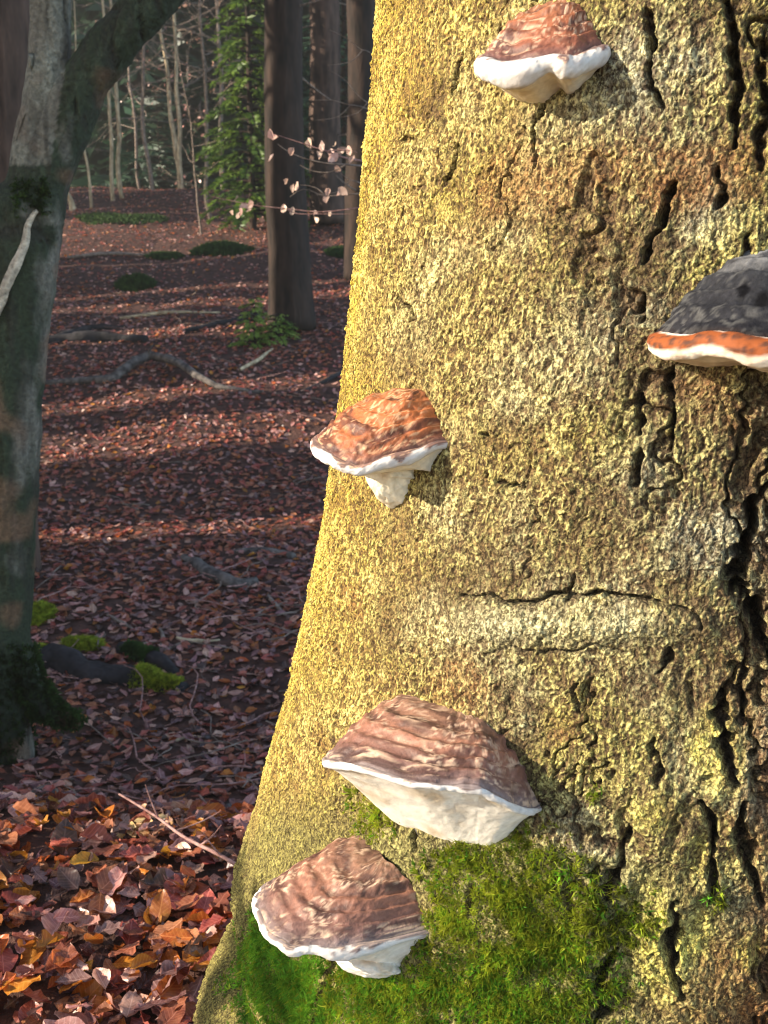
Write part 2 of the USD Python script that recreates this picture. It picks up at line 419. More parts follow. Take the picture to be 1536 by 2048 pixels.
crack = np.clip(1 - rid / (0.020 + 0.050 * side), 0, 1) * np.clip((fbm(sp * [20, 7, 1], 3, 63) - 0.58 + 0.20 * np.clip((T - 4.05) / 0.35, 0, 1)) * 8, 0, 1)
# the fissures one can pick out on the trunk (measured along the photograph, then laid on the bark)
lines = [([(925, 110), (915, 170), (905, 205)], 4, 9), ([(915, 300), (905, 345), (898, 372)], 6, 11), ([(1085, 0), (1075, -40)], 5, 8), ([(1088, 190), (1085, 260), (1080, 330)], 4, 7),
         ([(1345, 370), (1330, 440), (1300, 515)], 11, 20), ([(1290, 590), (1275, 640)], 6, 9), ([(1300, 30), (1305, 80), (1320, 210)], 8, 15), ([(1455, 0), (1468, 150), (1465, 290)], 9, 17),
         ([(1530, 60), (1520, 200), (1530, 330)], 9, 14), ([(1450, 330), (1440, 420)], 9, 13), ([(1345, 730), (1355, 790)], 10, 14), ([(1285, 800), (1270, 870)], 8, 13), ([(1275, 905), (1262, 960)], 8, 11),
         ([(1350, 800), (1345, 900)], 5, 9), ([(1540, 960), (1505, 1060), (1478, 1160), (1520, 1240), (1545, 1330)], 15, 28), ([(1150, 1150), (1132, 1205)], 6, 11),
         ([(925, 1188), (1050, 1197), (1200, 1185), (1330, 1200), (1400, 1250)], 5.5, 9), ([(980, 1300), (1100, 1296), (1250, 1292)], 3, 4), ([(1335, 1290), (1325, 1350)], 7, 11), ([(1440, 1390), (1455, 1470), (1470, 1560)], 15, 22),
         ([(1490, 1330), (1480, 1450)], 8, 12), ([(1400, 1600), (1440, 1700), (1420, 1800)], 11, 18), ([(1360, 1800), (1350, 1900), (1370, 1990)], 13, 20), ([(1260, 1640), (1240, 1720), (1200, 1800)], 9, 15),
         ([(1240, 1900), (1200, 1990), (1190, 2060)], 16, 22), ([(845, 1670), (835, 1690)], 10, 16), ([(700, 1890), (660, 1960), (630, 2050)], 12, 22), ([(955, 1780), (950, 1830)], 8, 12),
         ([(800, 590), (830, 640)], 5, 7), ([(790, 930), (800, 1000)], 4, 6), ([(1000, 960), (1060, 985)], 6, 8), ([(1165, 1370), (1160, 1420)], 5, 9), ([(800, 260), (830, 290)], 6, 7), ([(1500, 480), (1490, 560)], 8, 12),
         ([(1480, 1600), (1500, 1720), (1536, 1800)], 11, 16), ([(1315, 1480), (1330, 1560)], 7, 9), ([(960, 870), (975, 880)], 6, 8)]
lp, lw, ld = [], [], []
for poly, w, dep in lines:
    length = np.linalg.norm(np.diff(np.array(poly, float), axis=0), axis=1).sum()
    pl = resample(np.array(poly, float), max(10, int(length / 5)))
    off = np.cumsum(rng.normal(0, 1.6, (len(pl), 2)), 0); off -= np.linspace(0, 1, len(pl))[:, None] * off[-1]
    fat = np.exp(np.convolve(rng.normal(0, 0.75, len(pl) + 2), [.5, .7, .5], 'valid'))
    for k, (px, py) in enumerate(pl + off * [1, 0.4]):
        th, z = on_trunk(px, py)
        e = (0.35 + 0.65 * math.sin(math.pi * (k + 0.5) / len(pl))) * min(1.5, max(0.25, fat[k]))
        lp.append((th * 0.42, z)); lw.append(w / 2200 * e * np.interp(th, [3.9, 4.3], [0.45, 0.68])); ld.append(dep / 1000 * (0.4 + 0.6 * e))
lp, lw, ld = np.array(lp), np.array(lw), np.array(ld)
wob = (np.stack([noise(sp * 55, 71), noise(sp * 55, 72)], -1) - 0.5) * 0.8 + (np.stack([noise(sp * 190, 73), noise(sp * 190, 74)], -1) - 0.5) * 0.28
qd = np.stack([S, Z], -1) + wob * 0.012
dd, ii = cKDTree(np.c_[lp[:, 0] * 1.0, lp[:, 1]]).query(qd[dense], k=3)
lc = np.zeros(dense.sum())
ldp = np.zeros(dense.sum())
for k in range(3):
    v = np.clip(1.6 - dd[:, k] / (lw[ii[:, k]] * 0.62 + 0.001), 0, 1)
    ldp = np.maximum(ldp, v * ld[ii[:, k]])
    lc = np.maximum(lc, v)
lip_ = np.zeros_like(Z); lip_[dense] = np.exp(-((dd[:, 0] - 0.006) / 0.003) ** 2) * np.clip(ld[ii[:, 0]] * 100, 0, 1.4)
named = np.zeros_like(Z); named[dense] = lc
deep = np.zeros_like(Z); deep[dense] = ldp
lump = (fbm(sp * 9, 3, 64) - 0.5) * 0.009 + (fbm(np.stack([S * 55 + (noise(sp * 30, 69) - 0.5) * 2, Z * 10, 0 * S], -1), 4, 65) - 0.5) * (0.003 + 0.006 * side)
PX, PY, PD = project(np.stack([AX + R * np.cos(T), AY + R * np.sin(T), Z], -1))
scar_th, scar_z = on_trunk(1150, 1250)
scar = np.exp(-((Z - scar_z - 0.02 * np.sin((S - scar_th * 0.42) * 8)) / 0.015) ** 2) * np.clip(1.6 - np.abs(S - scar_th * 0.42) / 0.075, 0, 1)
lump = lump + (fbm(np.stack([S * 20 + (noise(sp * 12, 75) - .5) * 2, Z * 6, 0 * S], -1), 4, 76) - 0.5) * 0.045 * np.clip((PX - 1120) / 200, 0, 1) * np.clip((PY - 1350) / 300, 0, 1) * (T > 4.0) * (T < 5.0)
cen = np.clip(1 - (T - 3.3) * 1.2, 0.7, 1)
H = lump + (fl + worm * 0.0017) * cen + lip_ * 0.0009 - crack ** 0.6 * (0.003 + 0.009 * side) - deep + scar * 0.010
Rf = R + np.where(dense, H, lump)
tv = np.stack([AX + Rf * np.cos(T), AY + Rf * np.sin(T), Z], -1)
# what grows on the bark: yellow algae on the sun side, grey lichen ahead, green moss low down, bare brown bark in pits, darkened to make up for weak shading
def mixc(a, b, t):
    return a + (np.asarray(b) - a) * t[..., None]
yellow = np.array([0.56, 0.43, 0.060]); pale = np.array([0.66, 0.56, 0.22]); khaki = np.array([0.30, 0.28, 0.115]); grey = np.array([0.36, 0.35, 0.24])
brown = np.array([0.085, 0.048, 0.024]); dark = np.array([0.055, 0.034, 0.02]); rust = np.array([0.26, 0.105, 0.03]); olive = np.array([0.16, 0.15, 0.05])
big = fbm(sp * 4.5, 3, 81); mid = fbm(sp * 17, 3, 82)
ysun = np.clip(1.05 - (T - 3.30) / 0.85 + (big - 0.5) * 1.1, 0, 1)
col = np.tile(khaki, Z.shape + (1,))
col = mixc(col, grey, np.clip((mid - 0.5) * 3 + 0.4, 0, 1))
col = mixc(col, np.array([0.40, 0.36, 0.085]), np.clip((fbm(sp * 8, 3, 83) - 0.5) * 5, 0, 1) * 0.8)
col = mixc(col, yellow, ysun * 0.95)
col = mixc(col, pale, np.clip((fc - 0.72) * 4, 0, 1) * 0.6)
cover = np.clip(fe * 0.9 + worm * 0.9 - 0.12 + (mid - 0.5) * 0.7, 0, 1)
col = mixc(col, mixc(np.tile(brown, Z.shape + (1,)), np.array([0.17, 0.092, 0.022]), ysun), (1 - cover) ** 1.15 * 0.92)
col = mixc(col, pale, np.clip(worm * 1.5 - 0.6, 0, 1) * 0.55)
col = mixc(col, rust, np.clip((fbm(sp * 11, 3, 84) - 0.66) * 7, 0, 1) * 0.4)
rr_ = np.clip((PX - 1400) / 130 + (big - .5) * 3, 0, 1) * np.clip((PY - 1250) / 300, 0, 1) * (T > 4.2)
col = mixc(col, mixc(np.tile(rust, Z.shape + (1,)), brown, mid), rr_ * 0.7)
low = np.clip((PY - 1480) / 200 + (big - 0.5) * 1.2, 0, 1) * np.clip(1 - (T - 4.2) / 0.3, 0, 1) * (Z < 0.9)
col = mixc(col, olive, low * 0.75)
col = mixc(col, brown, np.clip(crack * 1.3, 0, 1) * 0.8)
col = mixc(col, dark, np.clip(named * 1.2, 0, 1) * 0.85)
col = mixc(col, np.array([0.50, 0.47, 0.27]), scar * 0.75 * np.clip(mid * 1.6, 0, 1))
for cx, cy, rx, ry in ((1320, 1900, 50, 150), (1405, 1860, 35, 60), (1400, 1700, 40, 60), (1320, 1620, 60, 50), (1430, 1480, 45, 110), (1500, 1900, 40, 40)):  # patches of sun painted into the bark as pale yellow
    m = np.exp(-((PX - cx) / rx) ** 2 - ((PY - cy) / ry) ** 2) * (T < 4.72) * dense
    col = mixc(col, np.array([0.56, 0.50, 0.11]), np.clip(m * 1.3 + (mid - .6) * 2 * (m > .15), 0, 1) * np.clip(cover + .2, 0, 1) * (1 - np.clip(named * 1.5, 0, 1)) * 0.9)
nT, nZ = T.shape
tf = quads(grid_faces(nT, nZ, False))
wrap = np.stack([np.arange(nZ - 1) + (nT - 1) * nZ, np.arange(1, nZ) + (nT - 1) * nZ, np.arange(1, nZ), np.arange(nZ - 1)], 1)
tf = np.vstack([tf, quads(wrap)])[:, ::-1]
beech = thing('beech_tree', 'huge tree trunk at right, yellow-green with algae and carrying the bracket fungi', 'tree', loc=(AX, AY, 0.15))
B0 = (AX, AY, 0.15)
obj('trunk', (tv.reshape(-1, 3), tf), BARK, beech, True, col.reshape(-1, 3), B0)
limbs = []
for k, (a, zl) in enumerate([(0.5, 7.0), (2.6, 8.2), (4.4, 9.0), (1.6, 10.0), (5.4, 10.6), (3.4, 10.9)]):
    p0 = np.array([AX, AY, zl]); d = np.array([math.cos(a), math.sin(a), 0.75])
    pl = resample([p0, p0 + d * 1.4, p0 + d * 3 + [0, 0, 0.9], p0 + d * 4.4 + [0, 0, 2.4]], 14)
    limbs.append(tube(pl, np.linspace(0.17, 0.03, 14), 9, True, 0.3, k))
for l in limbs:
    obj('limb', l, BARK, beech, True, np.tile(khaki, (len(l[0]), 1)), B0)

# ------------------------------------------------------------------ moss on the beech's foot
def tuft(seed, n=9, h=0.0095, w=0.0018, spread=0.75):
    g = np.random.default_rng(seed)
    vs, fs = [], []
    for k in range(n):
        a = g.uniform(0, 2 * np.pi); l = h * g.uniform(0.6, 1.3); o = np.array([math.cos(a), math.sin(a), 0]) * g.uniform(0, 0.35) * h
        d = np.array([math.cos(a) * spread * g.uniform(.2, 1), math.sin(a) * spread * g.uniform(.2, 1), 1.0]); d /= np.linalg.norm(d)
        s = np.cross(d, [math.cos(a + 1.3), math.sin(a + 1.3), 0.2]); s /= np.linalg.norm(s)
        bend = np.array([math.cos(a), math.sin(a), -0.3]) * l * 0.35
        b = len(vs)
        vs += [o - s * w * 0.5, o + s * w * 0.5, o + d * l * 0.55 + s * w * 0.6, o + d * l * 0.55 - s * w * 0.6, o + d * l + bend]
        fs += [(b, b + 1, b + 2), (b, b + 2, b + 3), (b + 3, b + 2, b + 4)]
    return np.array(vs), np.array(fs)


def frames(nrm, yaw):
    nrm = nrm / np.linalg.norm(nrm, axis=1, keepdims=True)
    ref = np.where(np.abs(nrm[:, 2:]) < 0.9, [[0, 0, 1.0]], [[1.0, 0, 0]])
    a = np.cross(ref, nrm); a /= np.linalg.norm(a, axis=1, keepdims=True)
    b = np.cross(nrm, a)
    x = a * np.cos(yaw)[:, None] + b * np.sin(yaw)[:, None]
    return np.stack([x, np.cross(nrm, x), nrm], -1)


def quat(m):
    from scipy.spatial.transform import Rotation
    qx = Rotation.from_matrix(m).as_quat()
    return np.c_[qx[:, 3], qx[:, :3]]


def scatter(name, protos, pos, mats, scale, kinds, parent=None, kind='stuff', label=None, cat=None, loc=(0, 0, 0)):
    path = numbered('/World' if parent is None else parent.GetPath(), name)
    pi = UsdGeom.PointInstancer.Define(stage, path)
    for k, (mesh, mat) in enumerate(protos):
        c = usdkit.mesh(stage, f'{path}/piece_{k:03d}', mesh, mat, smooth=False)
        pi.CreatePrototypesRel().AddTarget(c.GetPath())
    pi.CreatePositionsAttr(Vt.Vec3fArray.FromNumpy((pos - np.asarray(loc)).astype(np.float32)))
    qs = quat(mats)
    pi.CreateOrientationsAttr(Vt.QuathArray([Gf.Quath(*map(float, r)) for r in qs]))
    pi.CreateScalesAttr(Vt.Vec3fArray.FromNumpy(np.repeat(scale[:, None], 3, 1).astype(np.float32)))
    pi.CreateProtoIndicesAttr(Vt.IntArray.FromNumpy(kinds.astype(np.int32)))
    return tag(pi.GetPrim(), label, cat, kind=kind)


fine = (slice(0, 740, 1), slice(40, 620, 2))
mp, mx, my = tv[fine].reshape(-1, 3), PX[fine].ravel(), PY[fine].ravel()
mth, mz = T[fine].ravel(), Z[fine].ravel()
def blob(cx, cy, rx, ry, h=1.0):
    return h * np.exp(-((mx - cx) / rx) ** 2 - ((my - cy) / ry) ** 2)


mth_ok = (mth < 5.2) & (mth > 2.9)
msk = np.maximum.reduce([blob(1020, 1930, 210, 250, 1.4), blob(780, 2030, 190, 120, 1.4), blob(570, 1990, 90, 150, 1.4), blob(960, 2200, 400, 150, 1.2), blob(760, 1630, 75, 80, 0.55),
                         blob(1195, 1590, 28, 50, 0.5), blob(1440, 1790, 30, 60, 0.5), blob(990, 1740, 170, 80, 1.0), blob(500, 2250, 150, 120, 1.2)]) * mth_ok
msk = msk + (fbm(np.stack([mth * 9, mz * 22, 0 * mz], -1), 3, 91) - 0.5) * 0.9 * (msk > 0.12) - 0.25
g = np.random.default_rng(8)
pick = g.random(len(mp)) < np.clip(msk, 0, 0.95) * 0.56
mpos = mp[pick]
mn = np.stack([np.cos(mth[pick]), np.sin(mth[pick]), np.full(pick.sum(), 0.55)], -1) + g.normal(0, 0.25, (pick.sum(), 3))
scatter('moss', [(tuft(k), MOSSM) for k in range(5)] + [(tuft(k), MOSSGREEN) for k in range(5)], mpos, frames(mn, g.uniform(0, 6.28, len(mpos))), g.uniform(0.35, 0.75, len(mpos)) * (0.35 + 1.15 * np.clip((fbm(mpos * 32, 3, 92) - 0.28) * 2, 0, 1)), g.integers(0, 5, len(mpos)) + 5 * (g.random(len(mpos)) < np.where(mx[pick] < 660, 0.85, 0.12 + 0.3 * (my[pick] > 1900))), beech, loc=B0)
print('moss', len(mpos))

# ------------------------------------------------------------------ bracket fungi
def fungus(label, pix, W, D, Hc, Bu, lip, seed, colors, width_tab=None, rimz=None, lean=0.0, yaw=0.0, wav=0.10, drop=None, under_pow=1.2, cap_pow=1.6, sharp=0.62, lobe=None, apex=0.25, tiltx=0.0, ku=0.35):
    th, z = on_trunk(*pix)
    n = normal_at(th, z); n[2] = 0; n /= np.linalg.norm(n)
    ca, sa = math.cos(yaw), math.sin(yaw)
    n = np.array([n[0] * ca - n[1] * sa, n[0] * sa + n[1] * ca, 0])
    u = np.array([0, 0, 1.0]); t = np.cross(u, n)
    c = surf(th, z)
    K = 150
    ph = np.linspace(-0.12, np.pi + 0.12, K)
    dirs = np.stack([np.cos(ph), np.sin(ph), 0 * ph], -1)
    rad = 1 + wav * ((fbm(dirs * 1.6 + seed * 7.3, 3, seed) - 0.5) * 2)
    if width_tab is not None:
        rad = rad * np.interp(ph, np.linspace(0, np.pi, len(width_tab)), width_tab)
    ex = W * np.sign(np.cos(ph)) * np.abs(np.cos(ph)) ** sharp * rad
    ey = D * np.sign(np.sin(ph)) * np.abs(np.sin(ph)) ** sharp * rad
    ez = (fbm(dirs * 2.2 + seed * 3.1, 3, seed + 5) - 0.5) * 0.012 + lean * np.sin(ph)
    if rimz is not None:
        ez = ez + np.interp(ph, np.linspace(0, np.pi, len(rimz)), rimz)
    under = np.ones(K) * Bu if drop is None else Bu * np.interp(ph, np.linspace(0, np.pi, len(drop)), drop)
    rows, tagrow = [], []
    NC, NL, NU = 54, 22, 40
    for r in np.linspace(0, 1, NC):
        k = apex + (1 - apex) * r ** 0.62
        h = Hc * (1 - r ** cap_pow) + ez * r ** 1.5
        h = h + 0.0028 * np.sin((r ** 1.3 * 5.5 + 0.25 * (fbm(dirs * 2.0, 2, seed + 9) - 0.5)) * 2 * np.pi) * r * (1 - r) * 2.2
        rows.append((ex * k, ey * (r ** 0.75), h)); tagrow.append(r)
    tl = lip * (0.75 + 0.7 * (noise(dirs * 3.0 + 11.0, seed + 2))) * np.clip(np.sin(np.clip(ph, 0, np.pi)) * 2.5 + 0.55, 0, 1)
    for b in np.linspace(0, np.pi, NL)[1:]:
        out = 0.55 * np.sin(b) * tl
        rows.append((ex + out * np.cos(ph), ey + out * np.sin(ph), ez - tl * 0.5 * (1 - math.cos(b)))); tagrow.append(1 + b / np.pi)
    for r in np.linspace(1, 0, NU)[1:]:
        k = ku + (1 - ku) * r
        h = ez * r - tl - under * (1 - r) ** under_pow
        if lobe is not None:
            h = h - lobe[2] * np.exp(-((ph - lobe[0]) / lobe[1]) ** 2 - ((r - 0.45) / 0.25) ** 2)
        rows.append((ex * k, ey * r, h)); tagrow.append(3 - r)
    A = np.array([np.stack(x, -1) for x in rows])              # rows x K x 3 in (t, n, up)
    A[..., 2] += tiltx * A[..., 0]
    bend = A[..., 0] ** 2 / (2 * 0.42)
    P = c + t * A[..., :1] + n * (A[..., 1] - bend - 0.012)[..., None] + u * A[..., 2:]
    tr_ = np.array(tagrow)
    rowtag = np.repeat(tr_[:, None], K, 1)
    f1 = fbm(P * 60, 3, seed + 20); f2 = fbm(P * 220, 3, seed + 21)
    rel = np.gradient(P, axis=0); cel = np.gradient(P, axis=1)
    nn = np.cross(cel, rel); nn /= np.linalg.norm(nn, axis=-1, keepdims=True) + 1e-12
    amp = np.where(rowtag < 1, 0.006, 0.0025)
    sgn = np.sign(np.sum(nn[20, K // 2] * (n * 0.5 + u)))
    P = P + nn * sgn * ((f1 - 0.5) * amp + (f2 - 0.5) * np.where(rowtag < 1, 0.0028, np.where(rowtag < 2, 0.0022, 0.0012)))[..., None]
    # colouring
    ang = np.repeat(ph[None], len(rows), 0)
    zone = rowtag + 0.10 * (fbm(P * 25, 3, seed + 30) - 0.5)
    capc = np.zeros(P.shape)
    stops = colors['cap']
    for ch in range(3):
        capc[..., ch] = np.interp(zone, [s[0] for s in stops], [s[1][ch] for s in stops])
    stretch = np.stack([rowtag * 13 + 1.2 * f1, ang * 2.2, 0 * ang], -1)
    fleck = np.clip((fbm(np.stack([rowtag * 42 + 5 * f1, ang * 13 + 2 * f1, 0 * ang], -1), 3, seed + 31) - 0.53) * 9, 0, 1) * np.clip((fbm(np.stack([rowtag * 7, ang * 3, 0 * ang], -1), 3, seed + 35) - 0.36) * 4, 0, 1)
    darkz = np.clip((fbm(stretch, 3, seed + 32) - 0.48) * 5, 0, 1)
    capc = mixc(capc, colors['dark'], darkz * 0.8)
    capc = capc * (0.7 + 0.6 * f2)[..., None]
    capc = mixc(capc, colors['fleck'], fleck * colors.get('flecks', 0.75))
    for (ha, hr) in colors.get('holes', []):
        capc = mixc(capc, (0.004, 0.004, 0.005), np.clip(2.2 - np.hypot((ang - ha) / 0.035, (rowtag - hr) / 0.035), 0, 1))
    lipc = np.tile(np.asarray(colors['lip'], float), P.shape[:2] + (1,)) * (0.8 + 0.4 * f2)[..., None]
    lipc = mixc(lipc, colors.get('lip2', (0.42, 0.38, 0.36)), np.clip((f1 - 0.47) * 5 + (f2 - .5) * 3, 0, 1) * 0.6)
    if 'band' not in colors:
        lipc = mixc(lipc, capc, np.clip((1.16 + 1.1 * (f1 - 0.42) + 0.5 * (f2 - .5) - rowtag) * 12, 0, 1) * 0.9)
    if 'band' in colors:
        b = np.clip(1.0 - np.abs(rowtag - 1.30) / 0.34, 0, 1)
        lipc = mixc(lipc, mixc(np.tile(np.asarray(colors['band']), f1.shape + (1,)), (0.06, 0.02, 0.01), np.clip((f2 - .45) * 5, 0, 1)), np.clip(b * 3.0 + (f1 - .5) * 3, 0, 1))
    por = np.tile(np.asarray(colors['pore'], float), P.shape[:2] + (1,))
    por = por * (0.82 + 0.36 * f2)[..., None]
    por = mixc(por, colors.get('pore2', (0.42, 0.30, 0.17)), np.clip((fbm(P * 45, 3, seed + 33) - 0.50) * 4, 0, 1) * 0.65)
    o = thing('bracket_fungus', label, 'fungus', loc=c)
    j1, j2 = NC - 1, NC - 1 + NL - 1
    for name, a, b, cc, mat in (('cap', 0, j1, capc, CAPDARK if 'band' in colors else CAPM), ('rim', j1, j2, lipc, RIMM), ('pore_surface', j2, len(rows) - 1, por, RIMM)):
        V = P[a:b + 1]
        F = quads(grid_faces(b - a + 1, K))
        if sgn < 0:
            F = F
        obj(name, (V.reshape(-1, 3), F[:, ::-1]), mat, o, True, cc[a:b + 1].reshape(-1, 3), c)
    return o, c, n, t, colors


def tongue(f, px, py, rx, rz, depth, seed):
    """a pale drooping tongue of the pore layer below a bracket"""
    o, c, n, t, colors = f
    th, z = on_trunk(px, py); p = surf(th, z); nn_ = normal_at(th, z)
    b = trimesh.creation.icosphere(5, 1.0); q = np.array(b.vertices)
    q = q * (1 + 0.35 * (fbm(q * 1.6 + seed, 3, seed) - 0.5) + 0.10 * (fbm(q * 7 + seed, 3, seed + 1) - 0.5))[:, None]
    w = np.where(q[:, 2] > 0, 1.15, 1 + 0.25 * q[:, 2])
    t2 = np.cross([0, 0, 1.0], nn_); t2 /= np.linalg.norm(t2)
    V = p + t2 * (q[:, :1] * rx * w[:, None]) + nn_ * (q[:, 1:2] * depth + depth * 0.15 * (1 + q[:, 2:3])) + np.array([0, 0, 1.0]) * (q[:, 2:3] * rz)
    cc = np.tile(np.asarray(colors['pore'], float), (len(V), 1)) * (0.85 + 0.3 * fbm(V * 200, 2, seed))[:, None]
    cc = mixc(cc, (0.42, 0.30, 0.17), np.clip((fbm(V * 60, 3, seed + 4) - 0.5) * 4, 0, 1) * 0.6)
    obj('pore_tongue', (V, b.faces), RIMM, o, True, cc, c)


RED = dict(cap=[(0, (0.17, 0.075, 0.035)), (0.5, (0.24, 0.075, 0.03)), (0.85, (0.20, 0.065, 0.035)), (1.0, (0.13, 0.06, 0.05))], dark=(0.045, 0.014, 0.011), fleck=(0.55, 0.36, 0.24), lip=(0.54, 0.525, 0.50), pore=(0.68, 0.62, 0.49))
RUSTY = dict(RED, cap=[(0, (0.22, 0.08, 0.03)), (0.5, (0.36, 0.105, 0.03)), (0.85, (0.30, 0.09, 0.03)), (1.0, (0.16, 0.07, 0.05))], fleck=(0.60, 0.36, 0.20))
BROWN = dict(cap=[(0, (0.21, 0.115, 0.075)), (0.5, (0.22, 0.095, 0.06)), (0.85, (0.14, 0.068, 0.054)), (1.0, (0.17, 0.125, 0.12))], dark=(0.045, 0.018, 0.014), fleck=(0.52, 0.36, 0.25), lip=(0.54, 0.525, 0.50), pore=(0.66, 0.62, 0.55), flecks=0.8)
GREY = dict(cap=[(0, (0.17, 0.17, 0.175)), (0.30, (0.12, 0.12, 0.125)), (0.46, (0.022, 0.023, 0.027)), (0.96, (0.012, 0.012, 0.015)), (1.0, (0.02, 0.015, 0.015))], dark=(0.022, 0.022, 0.026), fleck=(0.16, 0.157, 0.15), flecks=0.3, lip=(0.78, 0.70, 0.60), lip2=(0.7, 0.5, 0.35), band=(0.21, 0.052, 0.010), pore=(0.72, 0.62, 0.46),
            holes=[(1.95, 0.72), (2.15, 0.66), (2.2, 0.62), (1.75, 0.78), (1.55, 0.7), (1.45, 0.8), (1.62, 0.83), (1.3, 0.75)])
fungus('topmost bracket fungus, dark red cap with thick white rim, high on the big trunk', (1092, 104), 0.049, 0.055, 0.040, 0.022, 0.017, 1, RED, rimz=[0.000, -0.012, -0.014, -0.002, 0.008], cap_pow=1.25, apex=0.15, ku=0.55)
f_ = fungus('rust red bracket fungus jutting past the left edge of the big trunk', (806, 866), 0.058, 0.092, 0.042, 0.020, 0.010, 2, RUSTY, rimz=[-0.002, -0.022, -0.008, 0.004, 0.0], yaw=-0.25, cap_pow=1.4, apex=0.22, ku=0.75)
tongue(f_, 796, 950, 0.024, 0.032, 0.030, 12)
fungus('old grey bracket fungus with orange-brown band, cut off at the right', (1632, 668), 0.114, 0.085, 0.066, 0.010, 0.016, 3, GREY, cap_pow=1.4, wav=0.05, apex=0.2, ku=0.5)
fungus('large brown bracket fungus with broad cream underside, right above the lowest fungus', (876, 1520), 0.106, 0.096, 0.050, 0.100, 0.007, 4, BROWN, rimz=[-0.018, 0.028, 0.026, -0.002, -0.026], cap_pow=1.5, apex=0.25, ku=0.4)
f_ = fungus('lowest bracket fungus, brown with pale flecks, over moss at the trunk foot', (732, 1795), 0.068, 0.114, 0.050, 0.030, 0.010, 5, BROWN, rimz=[0.004, 0.004, 0.004, 0, 0], yaw=-0.38, cap_pow=1.3, apex=0.28, ku=0.8)
tongue(f_, 742, 1903, 0.036, 0.021, 0.034, 15)

# ------------------------------------------------------------------ the forked tree at the left
def limb_solid(chains, edge=0.05):
    """chains of (px, py, Y, radius) or world points with radius, fused to one skin"""
    parts = []
    ball = trimesh.creation.icosphere(2, 1.0)
    for ch in chains:
        hs = [m3.Manifold(m3.Mesh(np.asarray(ball.vertices * r + p, np.float32), np.asarray(ball.faces, np.uint32))) for p, r in ch]
        for a, b in zip(hs[:-1], hs[1:]):
            parts.append(m3.Manifold.batch_hull([a, b]))
    M = m3.Manifold.batch_boolean(parts, m3.OpType.Add).refine_to_length(edge)
    me = M.to_mesh()
    t = trimesh.Trimesh(me.vert_properties[:, :3], me.tri_verts, process=True)
    trimesh.smoothing.filter_taubin(t, 0.5, 0.53, 30)
    return t


YL = 3.75
def chain(rows, Y=YL):
    r = resample(np.array([[px, py, 0.0, rad, Y if len(o) == 0 else o[0]] for px, py, rad, *o in rows], float), len(rows) * 2)
    return [(at(a, b, yy), rad) for a, b, _, rad, yy in r]


t = limb_solid([
    chain([(-14, 1600, .16), (-10, 1480, .14), (-4, 1300, .122), (8, 1150, .115), (10, 1000, .118), (16, 850, .124), (24, 700, .134), (34, 560, .144), (38, 440, .150)]),
    chain([(50, 470, .13), (85, 350, .105), (125, 250, .095), (180, 145, .088), (258, 55, .082), (335, -30, .078), (460, -220, .072), (640, -560, .065), (800, -1100, .05)]),
    chain([(34, 470, .115), (66, 340, .086), (88, 200, .08), (103, 50, .078), (106, -80, .078), (114, -500, .075), (95, -1100, .07)]),
    chain([(-5, 1380, .11), (25, 1470, .075), (52, 1535, .045), (70, 1570, .03)]),
    chain([(25, 1300, .08), (70, 1385, .055), (110, 1425, .042), (150, 1445, .025)]),
    chain([(-30, 1380, .11), (-70, 1500, .07), (-120, 1560, .04)])], 0.014)
v = np.array(t.vertices); n_ = np.array(t.vertex_normals)
v = v + n_ * ((fbm(v * [7, 7, 3], 3, 101) - 0.5) * 0.035 + (fbm(v * [30, 30, 7], 4, 102) - 0.5) * 0.022)[:, None]
lx, ly, _ = project(v)
cgrey = np.array([0.15, 0.138, 0.112]); cgreen = np.array([0.012, 0.022, 0.008]); cpale = np.array([0.20, 0.205, 0.165]); cblack = np.array([0.02, 0.018, 0.014]); crust = np.array([0.16, 0.085, 0.05])
b1 = fbm(v * [4, 4, 2.2], 4, 103); b2 = fbm(v * [12, 12, 5], 3, 104)
c = np.tile(cgrey, (len(v), 1)) * (0.75 + 0.5 * b2)[:, None]
c = mixc(c, cpale, np.clip((b2 - 0.45) * 4, 0, 1) * 0.5)
mossy = np.clip((0.6 * b1 + 0.4 * b2 - 0.49 + 0.20 * np.clip(0.9 - 1.3 * n_[:, 0], 0, 1) + 0.05 * (n_[:, 2] < 0) + 0.08 * (ly > 450)) * 9, 0, 1)  # moss patches, thinned on right-facing bark to paint its lit side
mossy *= np.where((lx < 150) & (ly < 330) & (lx < 150 - (ly - 0) * 0.15), 0.15, 1)
c = mixc(c, cgreen, mossy * 0.93)
streak = np.clip((fbm(np.stack([v[:, 0] * 40, v[:, 1] * 40, v[:, 2] * 3.0], -1), 3, 109) - 0.5) * 5, 0, 1)
c = mixc(c, cblack, streak * 0.6)
seam = np.clip(1 - np.abs(noise(np.stack([v[:, 0] * 11 + (b2 - .5) * 1.4, v[:, 2] * 0.9, 0 * b1], -1), 105) - 0.5) / 0.06, 0, 1) * (n_[:, 1] < -0.3) * (b1 > 0.42)
v = v - n_ * (seam * 0.014)[:, None]
c = mixc(c, cblack, seam * 0.85)
c = mixc(c, crust, np.clip((fbm(v * 6, 2, 106) - 0.60) * 8, 0, 1) * 0.6)
ft = thing('forked_tree', 'grey forked beech with dark moss patches and a leaning limb, at the left', 'tree', loc=at(-5, 1450, YL))
LB = at(-5, 1450, YL)
obj('trunk', (v, t.faces), SMOOTHBARK, ft, True, c, LB)
st = resample(np.array([at(-30, 640, 3.56), at(2, 580, 3.57), at(32, 520, 3.56), at(55, 470, 3.57), at(78, 415, 3.60)]), 24)
ni = cKDTree(v).query(st)[1]
st = v[ni] + n_[ni] * 0.004
st = np.stack([np.convolve(np.pad(st[:, k], 2, 'edge'), np.ones(5) / 5, 'valid') for k in range(3)], 1)
